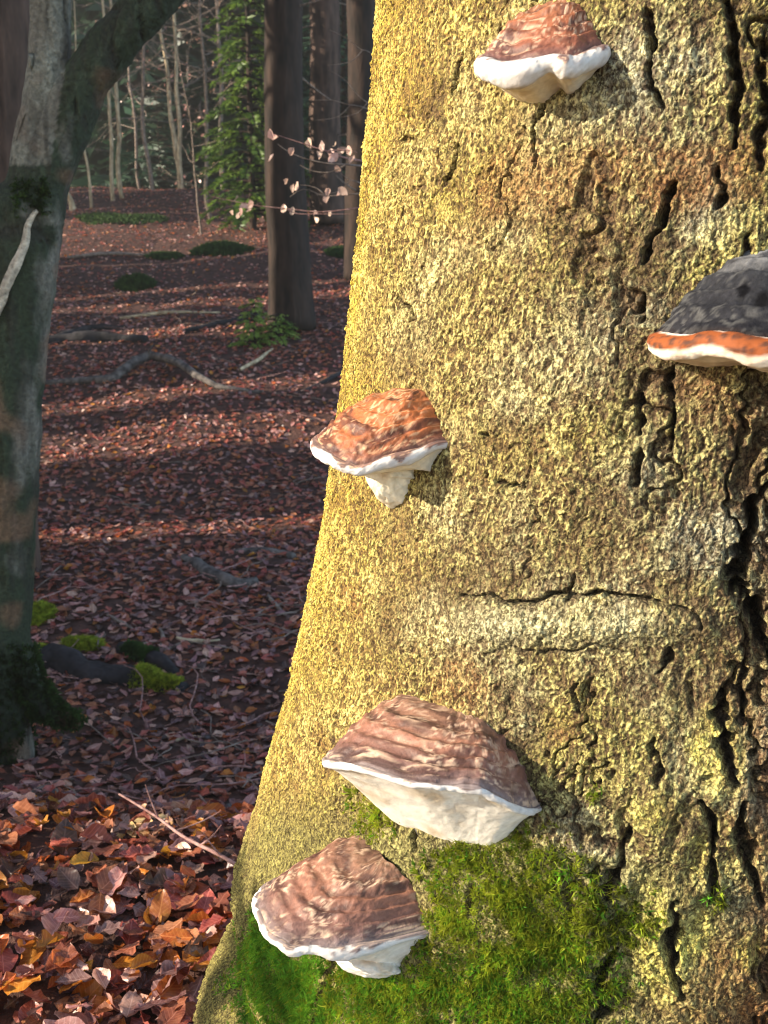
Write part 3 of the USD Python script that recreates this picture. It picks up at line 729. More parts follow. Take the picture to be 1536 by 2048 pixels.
sm = tube(st, np.interp(np.linspace(0, 1, 24), [0, .5, 1], [0.016, 0.021, 0.008]), 8, True, 0.4, 4, 20)
obj('bare_wood_strip', sm, SMOOTHBARK, ft, True, np.tile([0.42, 0.36, 0.28], (len(sm[0]), 1)) * (0.6 + 0.8 * fbm(sm[0] * 25, 2, 5))[:, None], LB)
g = np.random.default_rng(17)
sel = np.where((mossy > 0.6) & ((ly > 1290) | ((ly > 360) & (ly < 430) & (lx > 30) & (lx < 90))) & (lx > -200))[0]
sel = sel[g.random(len(sel)) < np.minimum(1, 2600 / max(1, len(sel)))]
sel = np.repeat(sel, 2)
pp = v[sel] + g.normal(0, 0.008, (len(sel), 3))
scatter('moss', [(tuft(50 + k, 8, 0.02, 0.005, 0.9), MOSSDARK) for k in range(3)], pp, frames(n_[sel] + [0, 0, 0.3], g.uniform(0, 6.28, len(pp))), g.uniform(0.5, 1.2, len(pp)), g.integers(0, 3, len(pp)), ft, loc=LB)

# ------------------------------------------------------------------ trunks of the wood behind
def trunk_thing(name, label, cat, px, py, Y, r, mat, top=14.0, lean=(0, 0), flare=1.35, seed=0, group=None, sides=14, stubs=0, base=None):
    p = at(px, py, Y) if base is None else np.array(base, float)
    p = np.array([p[0], p[1], ground_z(p[0], p[1]) - 0.05])
    hs = np.concatenate([[0, 0.12, 0.3, 0.6, 1.0], np.arange(1.5, 6, 0.5), np.linspace(6, top, 8)])
    pts = np.stack([p[0] + lean[0] * hs + 0.02 * np.sin(hs * 1.7 + seed), p[1] + lean[1] * hs, p[2] + hs], 1)
    rad = r * np.interp(hs, [0, 0.25, 0.8, 2, top], [flare, 1.18, 1.05, 1.0, 0.45])
    o = thing(name, label, cat, group, p)
    obj('trunk', tube(pts, rad, sides, True, 0.22, seed, 5.0), mat, o, True, None, p)
    g = np.random.default_rng(seed + 900)
    for k in range(stubs):
        h = g.uniform(0.8, 5.0); a = g.uniform(0, 6.28); l = g.uniform(0.4, 1.3)
        c0 = np.array([p[0] + lean[0] * h, p[1] + lean[1] * h, p[2] + h]); d = np.array([math.cos(a), math.sin(a), g.uniform(-0.25, 0.2)])
        obj('dead_branch', tube(resample([c0, c0 + d * l * 0.5 + [0, 0, -0.03], c0 + d * l], 6), np.linspace(0.018, 0.005, 6), 5, True), TWIGM, o, True, None, p)
    return o, p


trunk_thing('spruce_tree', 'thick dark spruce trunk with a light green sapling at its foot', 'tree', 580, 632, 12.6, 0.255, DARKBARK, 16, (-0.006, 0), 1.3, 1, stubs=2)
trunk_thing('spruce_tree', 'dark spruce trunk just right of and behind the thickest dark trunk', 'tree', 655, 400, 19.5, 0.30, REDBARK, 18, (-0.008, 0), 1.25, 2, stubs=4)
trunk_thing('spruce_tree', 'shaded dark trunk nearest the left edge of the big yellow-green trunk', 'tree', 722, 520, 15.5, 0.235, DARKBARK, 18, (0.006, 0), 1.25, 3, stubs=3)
trunk_thing('pine_tree', 'dark brown trunk at the left edge behind the forked tree', 'tree', -12, 760, 6.2, 0.17, REDBARK, 14, (0.078, 0.0), 1.25, 4)


def bare_tree(name, label, base, h, r, seed, mat, cat='tree', lean=(0, 0), ntw=14, group=None, leaves=0, spread=1.0, start=0.25):
    """a thin leafless tree: stem and twigs"""
    g = np.random.default_rng(seed)
    base = np.array([base[0], base[1], ground_z(base[0], base[1]) - 0.03])
    n = 12
    hs = np.linspace(0, h, n)
    wob = np.cumsum(g.normal(0, 0.03, (n, 2)), 0) * (h / 5)
    st = np.stack([base[0] + lean[0] * hs + wob[:, 0], base[1] + lean[1] * hs + wob[:, 1], base[2] + hs], 1)
    o = thing(name, label, cat, group, base)
    obj('stem', tube(resample(st, 30), np.linspace(r, r * 0.25, 30), 7, True, 0.25, seed), mat, o, True, None, base)
    tw, lf = [], []
    for k in range(ntw):
        u_ = g.uniform(start, 0.98); p = np.array([np.interp(u_, np.linspace(0, 1, n), st[:, i]) for i in range(3)])
        a = g.uniform(0, 6.28); l = (1.15 - u_) * h * 0.28 * g.uniform(0.6, 1.4) * spread
        d = np.array([math.cos(a), math.sin(a), g.uniform(0.05, 0.6)])
        pl = [p]
        for i in range(5):
            d = d + g.normal(0, 0.16, 3); d /= np.linalg.norm(d)
            pl.append(pl[-1] + d * l / 5)
        tw.append(tube(np.array(pl), np.linspace(max(0.005, r * 0.28), 0.003, 6), 4, False))
        for i in range(1, 5):
            e = d + g.normal(0, 0.5, 3); e /= np.linalg.norm(e)
            ll = l * g.uniform(0.2, 0.45)
            tw.append(tube(np.array([pl[i], pl[i] + e * ll * 0.5 + [0, 0, 0.02], pl[i] + e * ll]), [0.004, 0.003, 0.002], 3, False))
            lf.append(pl[i] + e * ll * g.uniform(0.4, 1)); lf.append(pl[i] + e * ll)
    tag(obj('twigs', join(tw), TWIGM, o, False, None, base), kind='stuff')
    if leaves:
        lf = np.array(lf); lf = lf[g.integers(0, len(lf), leaves)] + g.normal(0, 0.03, (leaves, 3))
        vs, fs = [], []
        for k, c0 in enumerate(lf):
            e1 = g.normal(0, 1, 3); e1 /= np.linalg.norm(e1); e2 = np.cross(e1, g.normal(0, 1, 3)); e2 /= np.linalg.norm(e2)
            s = g.uniform(0.02, 0.035)
            vs.append(np.array([c0 - e1 * s * 1.4, c0 + e2 * s * 0.8, c0 + e1 * s * 1.4, c0 - e2 * s * 0.8])); fs.append(np.array([[0, 1, 2, 3]]))
        obj('leaves', join(vs and list(zip(vs, fs))), LEAFC['pink_tan'], o, False, None, base)
    return o


for (px, py, Y, h, r, ln, seed, lab) in [
        (222, 375, 22.5, 7.0, 0.050, (0.004, 0), 1, 'left one of the two thin sunlit birch stems behind the leaning limb'),
        (243, 380, 22.8, 7.5, 0.056, (-0.02, 0), 2, 'right one of the two thin sunlit birch stems behind the leaning limb'),
        (178, 395, 22.0, 4.5, 0.035, (-0.01, 0), 3, 'short pale sapling stem hard against the right side of the forked tree')]:
    bare_tree('birch_tree', lab, at(px, py, Y), h, r, seed, PALEBARK, lean=ln, ntw=16)
for (px, py, Y, h, r, ln, seed, lab, mat, lv) in [
        (358, 330, 24.5, 5.0, 0.075, (-0.045, 0), 4, 'pale lichened tree stem leaning left, in front of the dark far wood', PALEBARK, 60),
        (366, 332, 24.3, 8.5, 0.060, (-0.02, 0), 5, 'slender pale stem rising from the foot of the lichened tree', PALEBARK, 40),
        (416, 372, 20.5, 6.5, 0.050, (-0.012, 0), 6, 'thin grey sapling stem standing just left of the green conifer', TWIGM, 70),
        (400, 400, 19.0, 3.2, 0.022, (-0.05, 0), 7, 'very thin bare sapling left of the grey sapling by the conifer', TWIGM, 30),
        (310, 350, 26.0, 7.0, 0.06, (0.01, 0), 8, 'bare grey sapling in the middle of the far clearing', TWIGM, 40),
        (280, 345, 27.0, 6.0, 0.045, (-0.02, 0), 9, 'bare brown sapling between the birches and the lichened tree', TWIGM, 60),
        (450, 345, 26.0, 8.0, 0.07, (0.01, 0), 10, 'dim sapling half hidden behind the sunlit conifer', TWIGM, 50)]:
    bare_tree('sapling', lab, at(px, py, Y), h, r, seed, mat, lean=ln, ntw=22, leaves=lv)
sp_ = at(146, 412, 21.0); sp_ = np.array([sp_[0], sp_[1], ground_z(sp_[0], sp_[1]) - 0.03])
o = thing('tree_stump', 'short pale snapped stump in the sun beside the forked tree', 'stump', loc=sp_)
obj('stem', tube(np.array([sp_, sp_ + [-0.02, 0, 0.15], sp_ + [-0.07, 0, 0.32], sp_ + [-0.12, 0, 0.45]]), [0.085, 0.065, 0.055, 0.02], 9, True, 0.35, 5, 9), PALEBARK, o, False, None, sp_)


# ------------------------------------------------------------------ conifers
def conifer_mesh(h, rad, seed, nbr=70, per=34, droop=0.35, low=0.04, size=0.09):
    g = np.random.default_rng(seed)
    vs, br = [], []
    for k in range(nbr):
        u_ = low + (1 - low) * ((k + g.random()) / nbr) ** 1.15
        z = h * u_; L = rad * (1 - u_) ** 0.8 * g.uniform(0.65, 1.15) + 0.12
        a = k * 2.4 + g.uniform(-0.4, 0.4)
        d = np.array([math.cos(a), math.sin(a), 0])
        tt = np.linspace(0, 1, 7)
        pl = np.array([[0, 0, z]]) + d * (tt * L)[:, None] + np.array([0, 0, 1]) * ((0.25 * tt - droop * 1.3 * tt ** 2 + 0.18 * droop * tt ** 4) * L)[:, None]
        br.append(tube(pl, np.linspace(0.02, 0.004, 7) * (0.6 + h / 10), 4, False))
        m = max(8, int(per * L / rad))
        s = g.uniform(0.12, 1.0, m) ** 0.8
        c0 = np.stack([np.interp(s, tt, pl[:, i]) for i in range(3)], 1)
        sd = np.where(g.random(m) < 0.5, 1, -1)
        side_ = np.cross(d, [0, 0, 1.0])
        e = d * g.uniform(0.3, 0.9, m)[:, None] + side_ * (sd * g.uniform(0.4, 1.0, m))[:, None] + np.array([0, 0, 1]) * g.uniform(-0.75, 0.12, m)[:, None]
        e /= np.linalg.norm(e, axis=1, keepdims=True)
        ln = (size * (2.2 - s) * g.uniform(0.7, 1.6, m))[:, None] * (0.7 + 0.5 * L / rad)
        wv = np.cross(e, g.normal(0, 1, (m, 3))); wv /= np.linalg.norm(wv, axis=1, keepdims=True)
        wv *= ln * 0.11
        vs.append(np.stack([c0 - wv * 0.5, c0 + e * ln * 0.5 - wv, c0 + e * ln, c0 + e * ln * 0.5 + wv], 1).reshape(-1, 3))
    V = np.vstack(vs)
    F = np.arange(len(V)).reshape(-1, 4)
    return (V, F), join(br)


def conifer(name, label, base, h, rad, seed, mat, cat='tree', group=None, **kw):
    base = np.array([base[0], base[1], ground_z(base[0], base[1]) - 0.03])
    crown, br = conifer_mesh(h, rad, seed, **kw)
    o = thing(name, label, cat, group, base)
    tr2 = tube(np.array([[0, 0, 0], [0, 0, h * 0.3], [0, 0, h * 0.7], [0, 0, h]]) + base, np.array([0.03, 0.022, 0.012, 0.003]) * h / 3, 8, True)
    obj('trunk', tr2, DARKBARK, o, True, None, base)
    obj('branches', (br[0] + base, br[1]), DARKBARK, o, False, None, base)
    obj('needles', (crown[0] + base, crown[1]), mat, o, False, None, base)
    return o


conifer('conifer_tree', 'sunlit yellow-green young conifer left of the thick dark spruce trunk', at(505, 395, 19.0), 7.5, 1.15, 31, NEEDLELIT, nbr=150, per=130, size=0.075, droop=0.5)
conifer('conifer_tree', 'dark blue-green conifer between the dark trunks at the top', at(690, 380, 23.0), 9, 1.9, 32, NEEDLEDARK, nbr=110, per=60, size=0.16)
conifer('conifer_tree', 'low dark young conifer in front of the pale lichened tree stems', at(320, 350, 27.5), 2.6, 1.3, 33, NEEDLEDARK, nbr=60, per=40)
conifer('conifer_sapling', 'tiny yellow-green conifer sapling left of the spruce foot', at(508, 655, 11.9), 0.62, 0.22, 34, FRESH, cat='sapling', nbr=30, per=44, size=0.03)
conifer('conifer_sapling', 'bushy bright green sapling in front of the spruce foot', at(552, 640, 12.1), 0.34, 0.30, 35, FRESH, cat='sapling', nbr=22, per=44, size=0.03)

# far wood: one mass of dark conifers and stems behind the clearing
wood = thing('far_wood', None, None)
tag(wood, 'dark mass of far conifers closing the view behind the clearing', 'wood', None, 'stuff')
g = np.random.default_rng(55)
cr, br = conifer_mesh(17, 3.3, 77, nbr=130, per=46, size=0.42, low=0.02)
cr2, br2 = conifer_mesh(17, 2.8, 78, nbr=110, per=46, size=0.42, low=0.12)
stem = tube(np.array([[0, 0, 0], [0, 0, 6], [0, 0, 17.0]]), [0.24, 0.18, 0.03], 8)
bare = join([tube(np.array([[0, 0, 0], [0.1, 0, 6], [0, 0.1, 18.0]]), [0.2, 0.16, 0.08], 8)] + [tube(resample([[0, 0, z], [math.cos(z * 5) * .9, math.sin(z * 5) * .9, z + .25], [math.cos(z * 5) * 1.8, math.sin(z * 5) * 1.8, z + .9]], 5), np.linspace(.03, .006, 5), 4) for z in np.linspace(2, 15, 22)])
pos, kd = [], []
for k in range(150):
    y = 30 + 34 * g.random() ** 0.8
    x = g.uniform(-0.62 * y - 6, 0.42 * y + 6)
    pos.append((x, y)); kd.append(0)
for x in np.arange(-34, 24, 2.3):
    pos.append((x + g.uniform(-.8, .8), 62 + g.uniform(-3, 3))); kd.append(0)
for k in range(44):
    y = 31 + 22 * g.random(); x = g.uniform(-0.5 * y - 2, 0.3 * y)
    pos.append((x, y)); kd.append(2)
pos = np.array(pos); pz = ground_z(pos[:, 0], pos[:, 1]) - 0.1
P3 = np.c_[pos, pz]
kd = np.array(kd); kd[(kd == 0) & (g.random(len(kd)) < 0.4)] = 1
yaw_ = g.uniform(0, 6.28, len(kd))
scs = np.where(kd == 2, g.uniform(0.5, 1.0, len(kd)), g.uniform(0.75, 1.25, len(kd)))
up_ = np.tile([[0, 0, 1.0]], (len(kd), 1)) + g.normal(0, 0.02, (len(kd), 3))
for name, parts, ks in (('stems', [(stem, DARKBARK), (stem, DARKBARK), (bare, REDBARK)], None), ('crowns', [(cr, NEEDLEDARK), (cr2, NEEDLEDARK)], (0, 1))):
    m = np.ones(len(kd), bool) if ks is None else kd < 2
    scatter(name, [((a[0], a[1] if a[1].shape[1] == 3 else quads(a[1])), b) for a, b in parts], P3[m], frames(up_[m], yaw_[m]), scs[m], kd[m], wood)

# the leafless stand left of the picture: its trunks shade the clearing, the gaps between them let streaks of sun through
g = np.random.default_rng(91)
SLOPE = SUN_H[1] / SUN_H[0]
def lane(px, py):
    p = ground_at(px, py, 2.6)
    return p[1] - SLOPE * p[0]
gaps = [(lane(255, 885), 0.24), (lane(330, 662), 0.19), (lane(250, 1060), 0.14), (lane(300, 790), 0.05), (lane(300, 372), 2.4), (19.6, 1.6), (lane(300, 440), 0.3), (4.85, 0.32)]
st_parts = [tube(np.stack([0.06 * np.sin(np.linspace(0, 5, 10)), 0.05 * np.cos(np.linspace(0, 4, 10)), np.linspace(0, 15, 10)], 1), np.array([0.36, 0.28, 0.265, 0.26, 0.25, 0.23, 0.2, 0.16, 0.12, 0.07]), 11, True, 0.2, 3, 4)]
st_limbs = []
for k in range(9):
    z = 6 + k * 0.9; a_ = k * 2.4; d_ = np.array([math.cos(a_), math.sin(a_), 0.7])
    st_limbs.append(tube(resample([[0, 0, z], d_ * 1.0 + [0, 0, z], d_ * 2.4 + [0, 0, z + .6]], 7), np.linspace(0.07, 0.015, 7), 5))
stand, lam = [], 2.65
while lam < 27:
    r_ = 0.275
    if not any(abs(lam - c_) < w_ + r_ * 0.92 for c_, w_ in gaps):
        x0 = g.uniform(-10, -6.0) if lam < 13 else -(0.40 * lam + 1.8 + g.uniform(0, 3))
        stand.append((x0, lam + SLOPE * x0))
        lam += g.uniform(0.26, 0.40) if lam < 14 else g.uniform(0.35, 0.9)
    else:
        lam += 0.04
first = None
for x, y in stand:
    z = float(ground_z(x, y)) - 0.1
    if first is None:
        first = thing('stand_tree', 'tall leafless tree of the stand left of the clearing', 'tree', 'leafless trees of the stand left of the clearing', (x, y, z))
        usdkit.mesh(stage, f'{first.GetPath()}/trunk', st_parts[0], DARKBARK, smooth=True)
        for k, l_ in enumerate(st_limbs):
            usdkit.mesh(stage, f'{first.GetPath()}/limb' + (f'_{k:03d}' if k else ''), l_, DARKBARK, smooth=True)
    else:
        xf = UsdGeom.Xform.Define(stage, numbered('/World', 'stand_tree'))
        xf.AddTranslateOp().Set(Gf.Vec3d(x, y, z)); xf.AddRotateZOp().Set(float(g.uniform(0, 360)))
        xf.GetPrim().GetReferences().AddInternalReference(first.GetPath()); xf.GetPrim().SetInstanceable(True)
        tag(xf.GetPrim(), 'tall leafless tree of the stand left of the clearing', 'tree', 'leafless trees of the stand left of the clearing')
snag = tube(np.array([[0, 0, 0], [0.02, 0, 1.2], [0, 0.03, 2.4], [0.02, 0, 3.1], [0.06, 0, 3.4]]), [0.38, 0.29, 0.27, 0.25, 0.08], 11, True, .2, 9, 4)  # added unseen snags block low sun on the ground, leave twigs lit
for k, (lm_, x0) in enumerate([(4.55, -7.6), (4.85, -8.6), (5.15, -7.2)]):
    c_ = (x0, lm_ + SLOPE * x0, float(ground_z(x0, lm_ + SLOPE * x0)) - .1)
    o = thing('tree_snag', ['nearest', 'farthest', 'rear'][k] + ' broken-off trunk added out of view to block low sun', 'stump', None, c_)
    obj('trunk', (snag[0] + np.array(c_), snag[1]), DARKBARK, o, True, None, c_)
print('stand', len(stand))
# unseen conifers added beside the camera to dapple the heap and beech foot
conifer('young_conifer', 'added young conifer out of view, shading the foot of the beech', (-2.6, 0.5, 0), 1.62, 0.36, 36, NEEDLE, nbr=60, per=60, size=0.06)
conifer('young_conifer', 'added broader young conifer out of view, dappling the leaf heap', (-3.1, 1.35, 0), 1.45, 0.6, 37, NEEDLE, nbr=20, per=12, size=0.06)

# ------------------------------------------------------------------ leaves
def leaf_mesh(seed, L=0.07, curl=0.25, n=5, lobes=0):
    """a fallen leaf: two halves folded at the midrib, rolled and crinkled"""
    g = np.random.default_rng(seed)
    u_ = np.linspace(0, 1, n + 1)
    w = np.sin(np.pi * u_ ** 0.85) ** 0.8 * 0.33
    if lobes:
        w = w * (0.8 + 0.35 * np.sign(np.sin(u_ * lobes * 2 * np.pi)) * g.uniform(0.6, 1))
    w[0] = 0.01; w[-1] = 0.008
    fold = g.uniform(-0.1, 0.5); roll = g.uniform(-1, 1) * curl * 2.4; side_roll = g.uniform(-0.6, 1.0) * curl
    v = []
    for k, (uu, ww) in enumerate(zip(u_, w)):
        a = roll * (uu - 0.5)
        x = math.sin(a) / max(abs(roll), 1e-3) * np.sign(roll) if abs(roll) > 1e-3 else uu - .5
        zc = (1 - math.cos(a)) / max(abs(roll), 1e-3)
        for sd, fr in ((-1, 1.0), (-1, 0.55), (0, 0), (1, 0.55), (1, 1.0)):
            y = sd * ww * fr
            z = zc + abs(y) * fold + side_roll * 2.2 * y * y / 0.33 + (g.uniform(-0.05, 0.05) if fr == 1.0 else g.uniform(-0.02, 0.02)) * (1 + curl)
            v.append((x, y * (1 - 0.25 * abs(side_roll)), z))
    v = np.array(v) * L
    f = quads(grid_faces(n + 1, 5))
    return v - [0, 0, v[:, 2].min() * 0.6], f


def leaf_small(seed, L=0.06, curl=0.3):
    return leaf_mesh(seed, L, curl, 3)


kinds = [k for k in LEAFC if k not in ('straw', 'pale')]
WEIGHT = np.array([0.34, 0.24, 0.08, 0.05, 0.28, 0.01])
# where leaves lie
g = np.random.default_rng(101)
Lp = []
for d0, d1, per, xl, xr in ((0.9, 2.7, 1300, (-0.5, -1.0), (0.15, 0.3)), (2.7, 5, 560, (-0.45, -1.2), (0.4, 0.6)), (5, 9, 420, (-0.45, -1.2), (0.4, 0.6)), (9, 15, 230, (-0.42, -1.0), (0.36, 0.8)), (15, 27, 80, (-0.42, -1.0), (0.3, 0.8))):
    ym = (d0 + d1) / 2
    wdt = (xr[0] - xl[0]) * ym + xr[1] - xl[1]
    n = int(per * wdt * (d1 - d0))
    y = g.uniform(d0, d1, n); x = xl[0] * y + xl[1] + g.random(n) * ((xr[0] - xl[0]) * y + xr[1] - xl[1])
    Lp.append(np.stack([x, y], 1))
Lp = np.vstack(Lp)
Lp = Lp[np.hypot(Lp[:, 0] - AX, Lp[:, 1] - AY) > 0.62]
n = len(Lp)
print('litter', n)
e_ = 0.05
gnx = (ground_z(Lp[:, 0] + e_, Lp[:, 1]) - ground_z(Lp[:, 0] - e_, Lp[:, 1])) / (2 * e_)
gny = (ground_z(Lp[:, 0], Lp[:, 1] + e_) - ground_z(Lp[:, 0], Lp[:, 1] - e_)) / (2 * e_)
tilt = np.where(Lp[:, 1] < 2.8, 0.33, 0.26)[:, None]
nr = np.stack([-gnx, -gny, np.ones(n)], -1) + g.normal(0, 1, (n, 3)) * tilt
zz = ground_z(Lp[:, 0], Lp[:, 1]) + g.random(n) ** 1.5 * np.where(Lp[:, 1] < 2.8, 0.035, 0.018) + 0.003
pos = np.c_[Lp, zz]
patch = fbm(np.c_[Lp * 0.8, np.zeros(n)], 2, 44)[:, None]
wts = WEIGHT * np.where(np.arange(6) == 2, 1 + 3 * np.clip((0.5 - patch) * 4, 0, 1), np.where(np.arange(6) == 0, 1 + 2.2 * np.clip((patch - 0.5) * 5, 0, 1), 1))
wts = np.where((Lp[:, 1] < 2.8)[:, None], wts * [1.2, 1.0, 0.9, 4.6, 0.6, 3.0], wts)
wts = wts / wts.sum(1, keepdims=True)
ck = (np.cumsum(wts, 1) < g.random(n)[:, None]).sum(1).clip(0, 5)
near = Lp[:, 1] < 2.8
size = np.where(near, np.clip(np.exp(g.normal(-0.2, 0.28, n)), 0.45, 1.3), g.uniform(0.7, 1.2, n))
qpx, qpy, _ = project(pos)
inview = (qpx > 0) & (qpx < 700) & (qpy < 2060) & near & (qpx < np.interp(qpy, [1500, 1800, 2048], [560, 450, 380]))
# the 300 or so largest-looking top leaves are things of their own
cand = np.where(inview)[0]
topness = zz[cand] - ground_z(Lp[cand, 0], Lp[cand, 1]) + 0.02 * size[cand]
cand = cand[np.argsort(-topness)][:300]
kindsK = stage.CreateClassPrim('/World/LeafKinds')
protos = {}
for ki, kn in enumerate(kinds):
    for sdd in range(4):
        pth = f'/World/LeafKinds/{kn}_{sdd:03d}'
        UsdGeom.Xform.Define(stage, pth)
        usdkit.mesh(stage, pth + '/blade', leaf_mesh(300 + ki * 10 + sdd, 0.072, 0.36, 8, 3 if sdd == 3 else 0), LEAFC[kn], smooth=True)
        protos[(ki, sdd)] = pth
names = {'red_brown': 'red-brown', 'purple_brown': 'purplish', 'dark_brown': 'dark brown', 'orange': 'orange', 'pink_tan': 'pale tan', 'amber': 'amber'}
ms = frames(nr, g.uniform(0, 6.28, n)); qs = quat(ms)
for i in cand:
    kn = kinds[ck[i]]
    xf = UsdGeom.Xform.Define(stage, numbered('/World', 'fallen_leaf'))
    xf.AddTranslateOp().Set(Gf.Vec3d(*map(float, pos[i] + [0, 0, 0.008])))
    xf.AddOrientOp().Set(Gf.Quatf(*map(float, qs[i]))); xf.AddScaleOp().Set(Gf.Vec3f(*([float(size[i])] * 3)))
    xf.GetPrim().GetReferences().AddInternalReference(protos[(ck[i], int(g.integers(0, 4)))]); xf.GetPrim().SetInstanceable(True)
    zone = 'on the heap crest' if qpy[i] < 1690 else 'in mid heap' if qpy[i] < 1860 else 'at the heap bottom'
    edge_ = np.interp(qpy[i], [1500, 1800, 2048], [560, 450, 380])
    where = 'near the left edge' if qpx[i] < edge_ * 0.33 else 'halfway to the big trunk' if qpx[i] < edge_ * 0.68 else 'close to the big trunk'
    tag(xf.GetPrim(), f"{'large' if size[i] > 1 else 'small' if size[i] < 0.8 else 'middling'} {names[kn]} leaf {zone}, {where}", 'leaf', f'{names[kn]} leaves on the near heap')
rest = np.ones(n, bool); rest[cand] = False
pr, pk = [], np.zeros(n, int)
for far_ in (0, 1):
    for ki, kn in enumerate(kinds):
        for sdd in range(3):
            me = leaf_small(500 + ki * 10 + sdd, 0.066, 0.35) if far_ else leaf_mesh(400 + ki * 10 + sdd, 0.072, 0.36, 6, 3 if sdd == 2 else 0)
            pr.append((me, LEAFC[kn]))
pk = ck * 3 + g.integers(0, 3, n) + np.where(near, 0, 18)
scatter('leaf_litter', pr, pos[rest], ms[rest], size[rest], pk[rest], None, 'stuff', 'red-brown leaf litter covering the whole forest floor', 'leaf litter')

# ------------------------------------------------------------------ dead wood and low moss on the forest floor
def lay(pxs, lift=0.0, y0=2.6):
    return np.array([ground_at(px, py, y0) + [0, 0, lift] for px, py in pxs])


def branch(name, label, cat, pxs, radii, mat, rough=0.35, lift=0.3, seed=0, sides=8, arch=None, n=26, twigs=0):
    p = resample(lay(pxs), n)
    r = np.interp(np.linspace(0, 1, n), np.linspace(0, 1, len(radii)), radii)
    p[:, 2] += r * lift
    g = np.random.default_rng(seed + 60)
    if arch is not None:
        p[:, 2] += np.interp(np.linspace(0, 1, n), np.linspace(0, 1, len(arch)), arch)
    p = p + (np.stack([fbm(p * 4 + k * 9, 2, seed + k) for k in range(3)], -1) - 0.5) * r.mean() * 1.6
    c0 = p[n // 2]
    o = thing(name, label, cat, None, c0)
    obj('wood', tube(p, r, sides, True, rough, seed, 14.0), mat, o, True, None, c0)
    for k in range(twigs):
        i = g.integers(3, n - 3); d = g.normal(0, 1, 3); d[2] = abs(d[2]) * 0.4; d /= np.linalg.norm(d); l = g.uniform(0.15, 0.4)
        obj('twig', tube(resample([p[i], p[i] + d * l * .5 + [0, 0, .02], p[i] + d * l], 6), np.linspace(r[i] * .35, .003, 6), 5), mat, o, True, None, c0)
    return o, p, r


branch('fallen_branch', 'long weathered grey fallen branch with a bend, lying across the slope', 'branch', [(88, 770), (150, 768), (220, 764), (262, 745), (300, 733), (345, 748), (400, 768), (460, 780), (528, 788)], [0.035, 0.05, 0.055, 0.05, 0.034, 0.02], DEADM, 0.5, 0.6, 1, 10, [0, 0, .02, .10, .13, .06, 0, 0], 34, 2)
branch('fallen_branch', 'black rotten branch beside the forked tree, under the sunlit streak', 'branch', [(95, 690), (150, 682), (215, 680), (297, 683)], [0.06, 0.085, 0.07, 0.05], ROTM, 0.6, 0.4, 2, 9)
branch('fallen_branch', 'thin dark branch angled up behind the black rotten branch', 'branch', [(105, 690), (150, 668), (190, 660), (255, 655)], [0.06, 0.055, 0.04, 0.02], ROTM, 0.5, 0.5, 3, 8)
branch('fallen_branch', 'dark branch in the shade left of the spruce foot', 'branch', [(370, 665), (440, 650), (520, 632)], [0.03, 0.05, 0.05], ROTM, 0.4, 0.5, 4)
branch('fallen_branch', 'short broken grey branch piece in the middle of the slope', 'branch', [(365, 1120), (405, 1140), (440, 1165), (470, 1178), (512, 1172)], [0.03, 0.042, 0.046, 0.045, 0.03], DEADM, 0.7, 0.5, 5, 9)
branch('fallen_branch', 'half buried dark branch piece above the broken grey one', 'branch', [(450, 1108), (500, 1105), (560, 1108), (585, 1118)], [0.02, 0.035, 0.03, 0.03], DEADM, 0.6, 0.2, 6)
branch('fallen_branch', 'thin dark branch running towards the yellow-green trunk at mid slope', 'branch', [(610, 780), (650, 765), (700, 735)], [0.02, 0.03, 0.02], ROTM, 0.3, 0.5, 7)
for k, (pts_, lab) in enumerate([([(240, 640), (300, 634), (440, 627)], 'pale straight stick high on the slope by the sunlit streak'), ([(318, 1262), (322, 1290), (312, 1310)], 'short pale stick standing out of the litter below mid slope'),
                                 ([(330, 1308), (375, 1290), (425, 1284)], 'thin curved stick right of the short pale stick'), ([(355, 1280), (390, 1288), (440, 1282)], 'thin twig crossing the curved stick'),
                                 ([(215, 1235), (245, 1252), (265, 1262)], 'brown stick above the mossy log'), ([(535, 1195), (560, 1225), (580, 1240)], 'pinkish stick near the trunk below mid slope'),
                                 ([(340, 1490), (390, 1478), (420, 1475)], 'flat stick in the hollow behind the leaf heap'), ([(60, 1590), (120, 1568), (160, 1555)], 'thin stick right of the forked tree foot'),
                                 ([(135, 520), (240, 512), (300, 512)], 'dark stick across the upper slope'), ([(480, 745), (530, 715), (545, 700)], 'thin brown twig below the spruce sapling')]):
    Y_ = lay([pts_[0]])[0][1]
    branch('stick', lab, 'stick', pts_, [0.0016 * Y_ + .002, 0.0020 * Y_ + .002, 0.0010 * Y_], TWIGM if k % 3 else PALEBARK, 0.3, 1.4, 20 + k, 6, None, 14)
o, p, r = branch('mossy_log', 'dark rotten log with bright green moss patches right of the forked tree', 'log', [(40, 1330), (120, 1335), (210, 1350), (300, 1372), (358, 1385)], [0.075, 0.085, 0.09, 0.085, 0.05], ROTM, 0.6, 0.25, 8, 12)
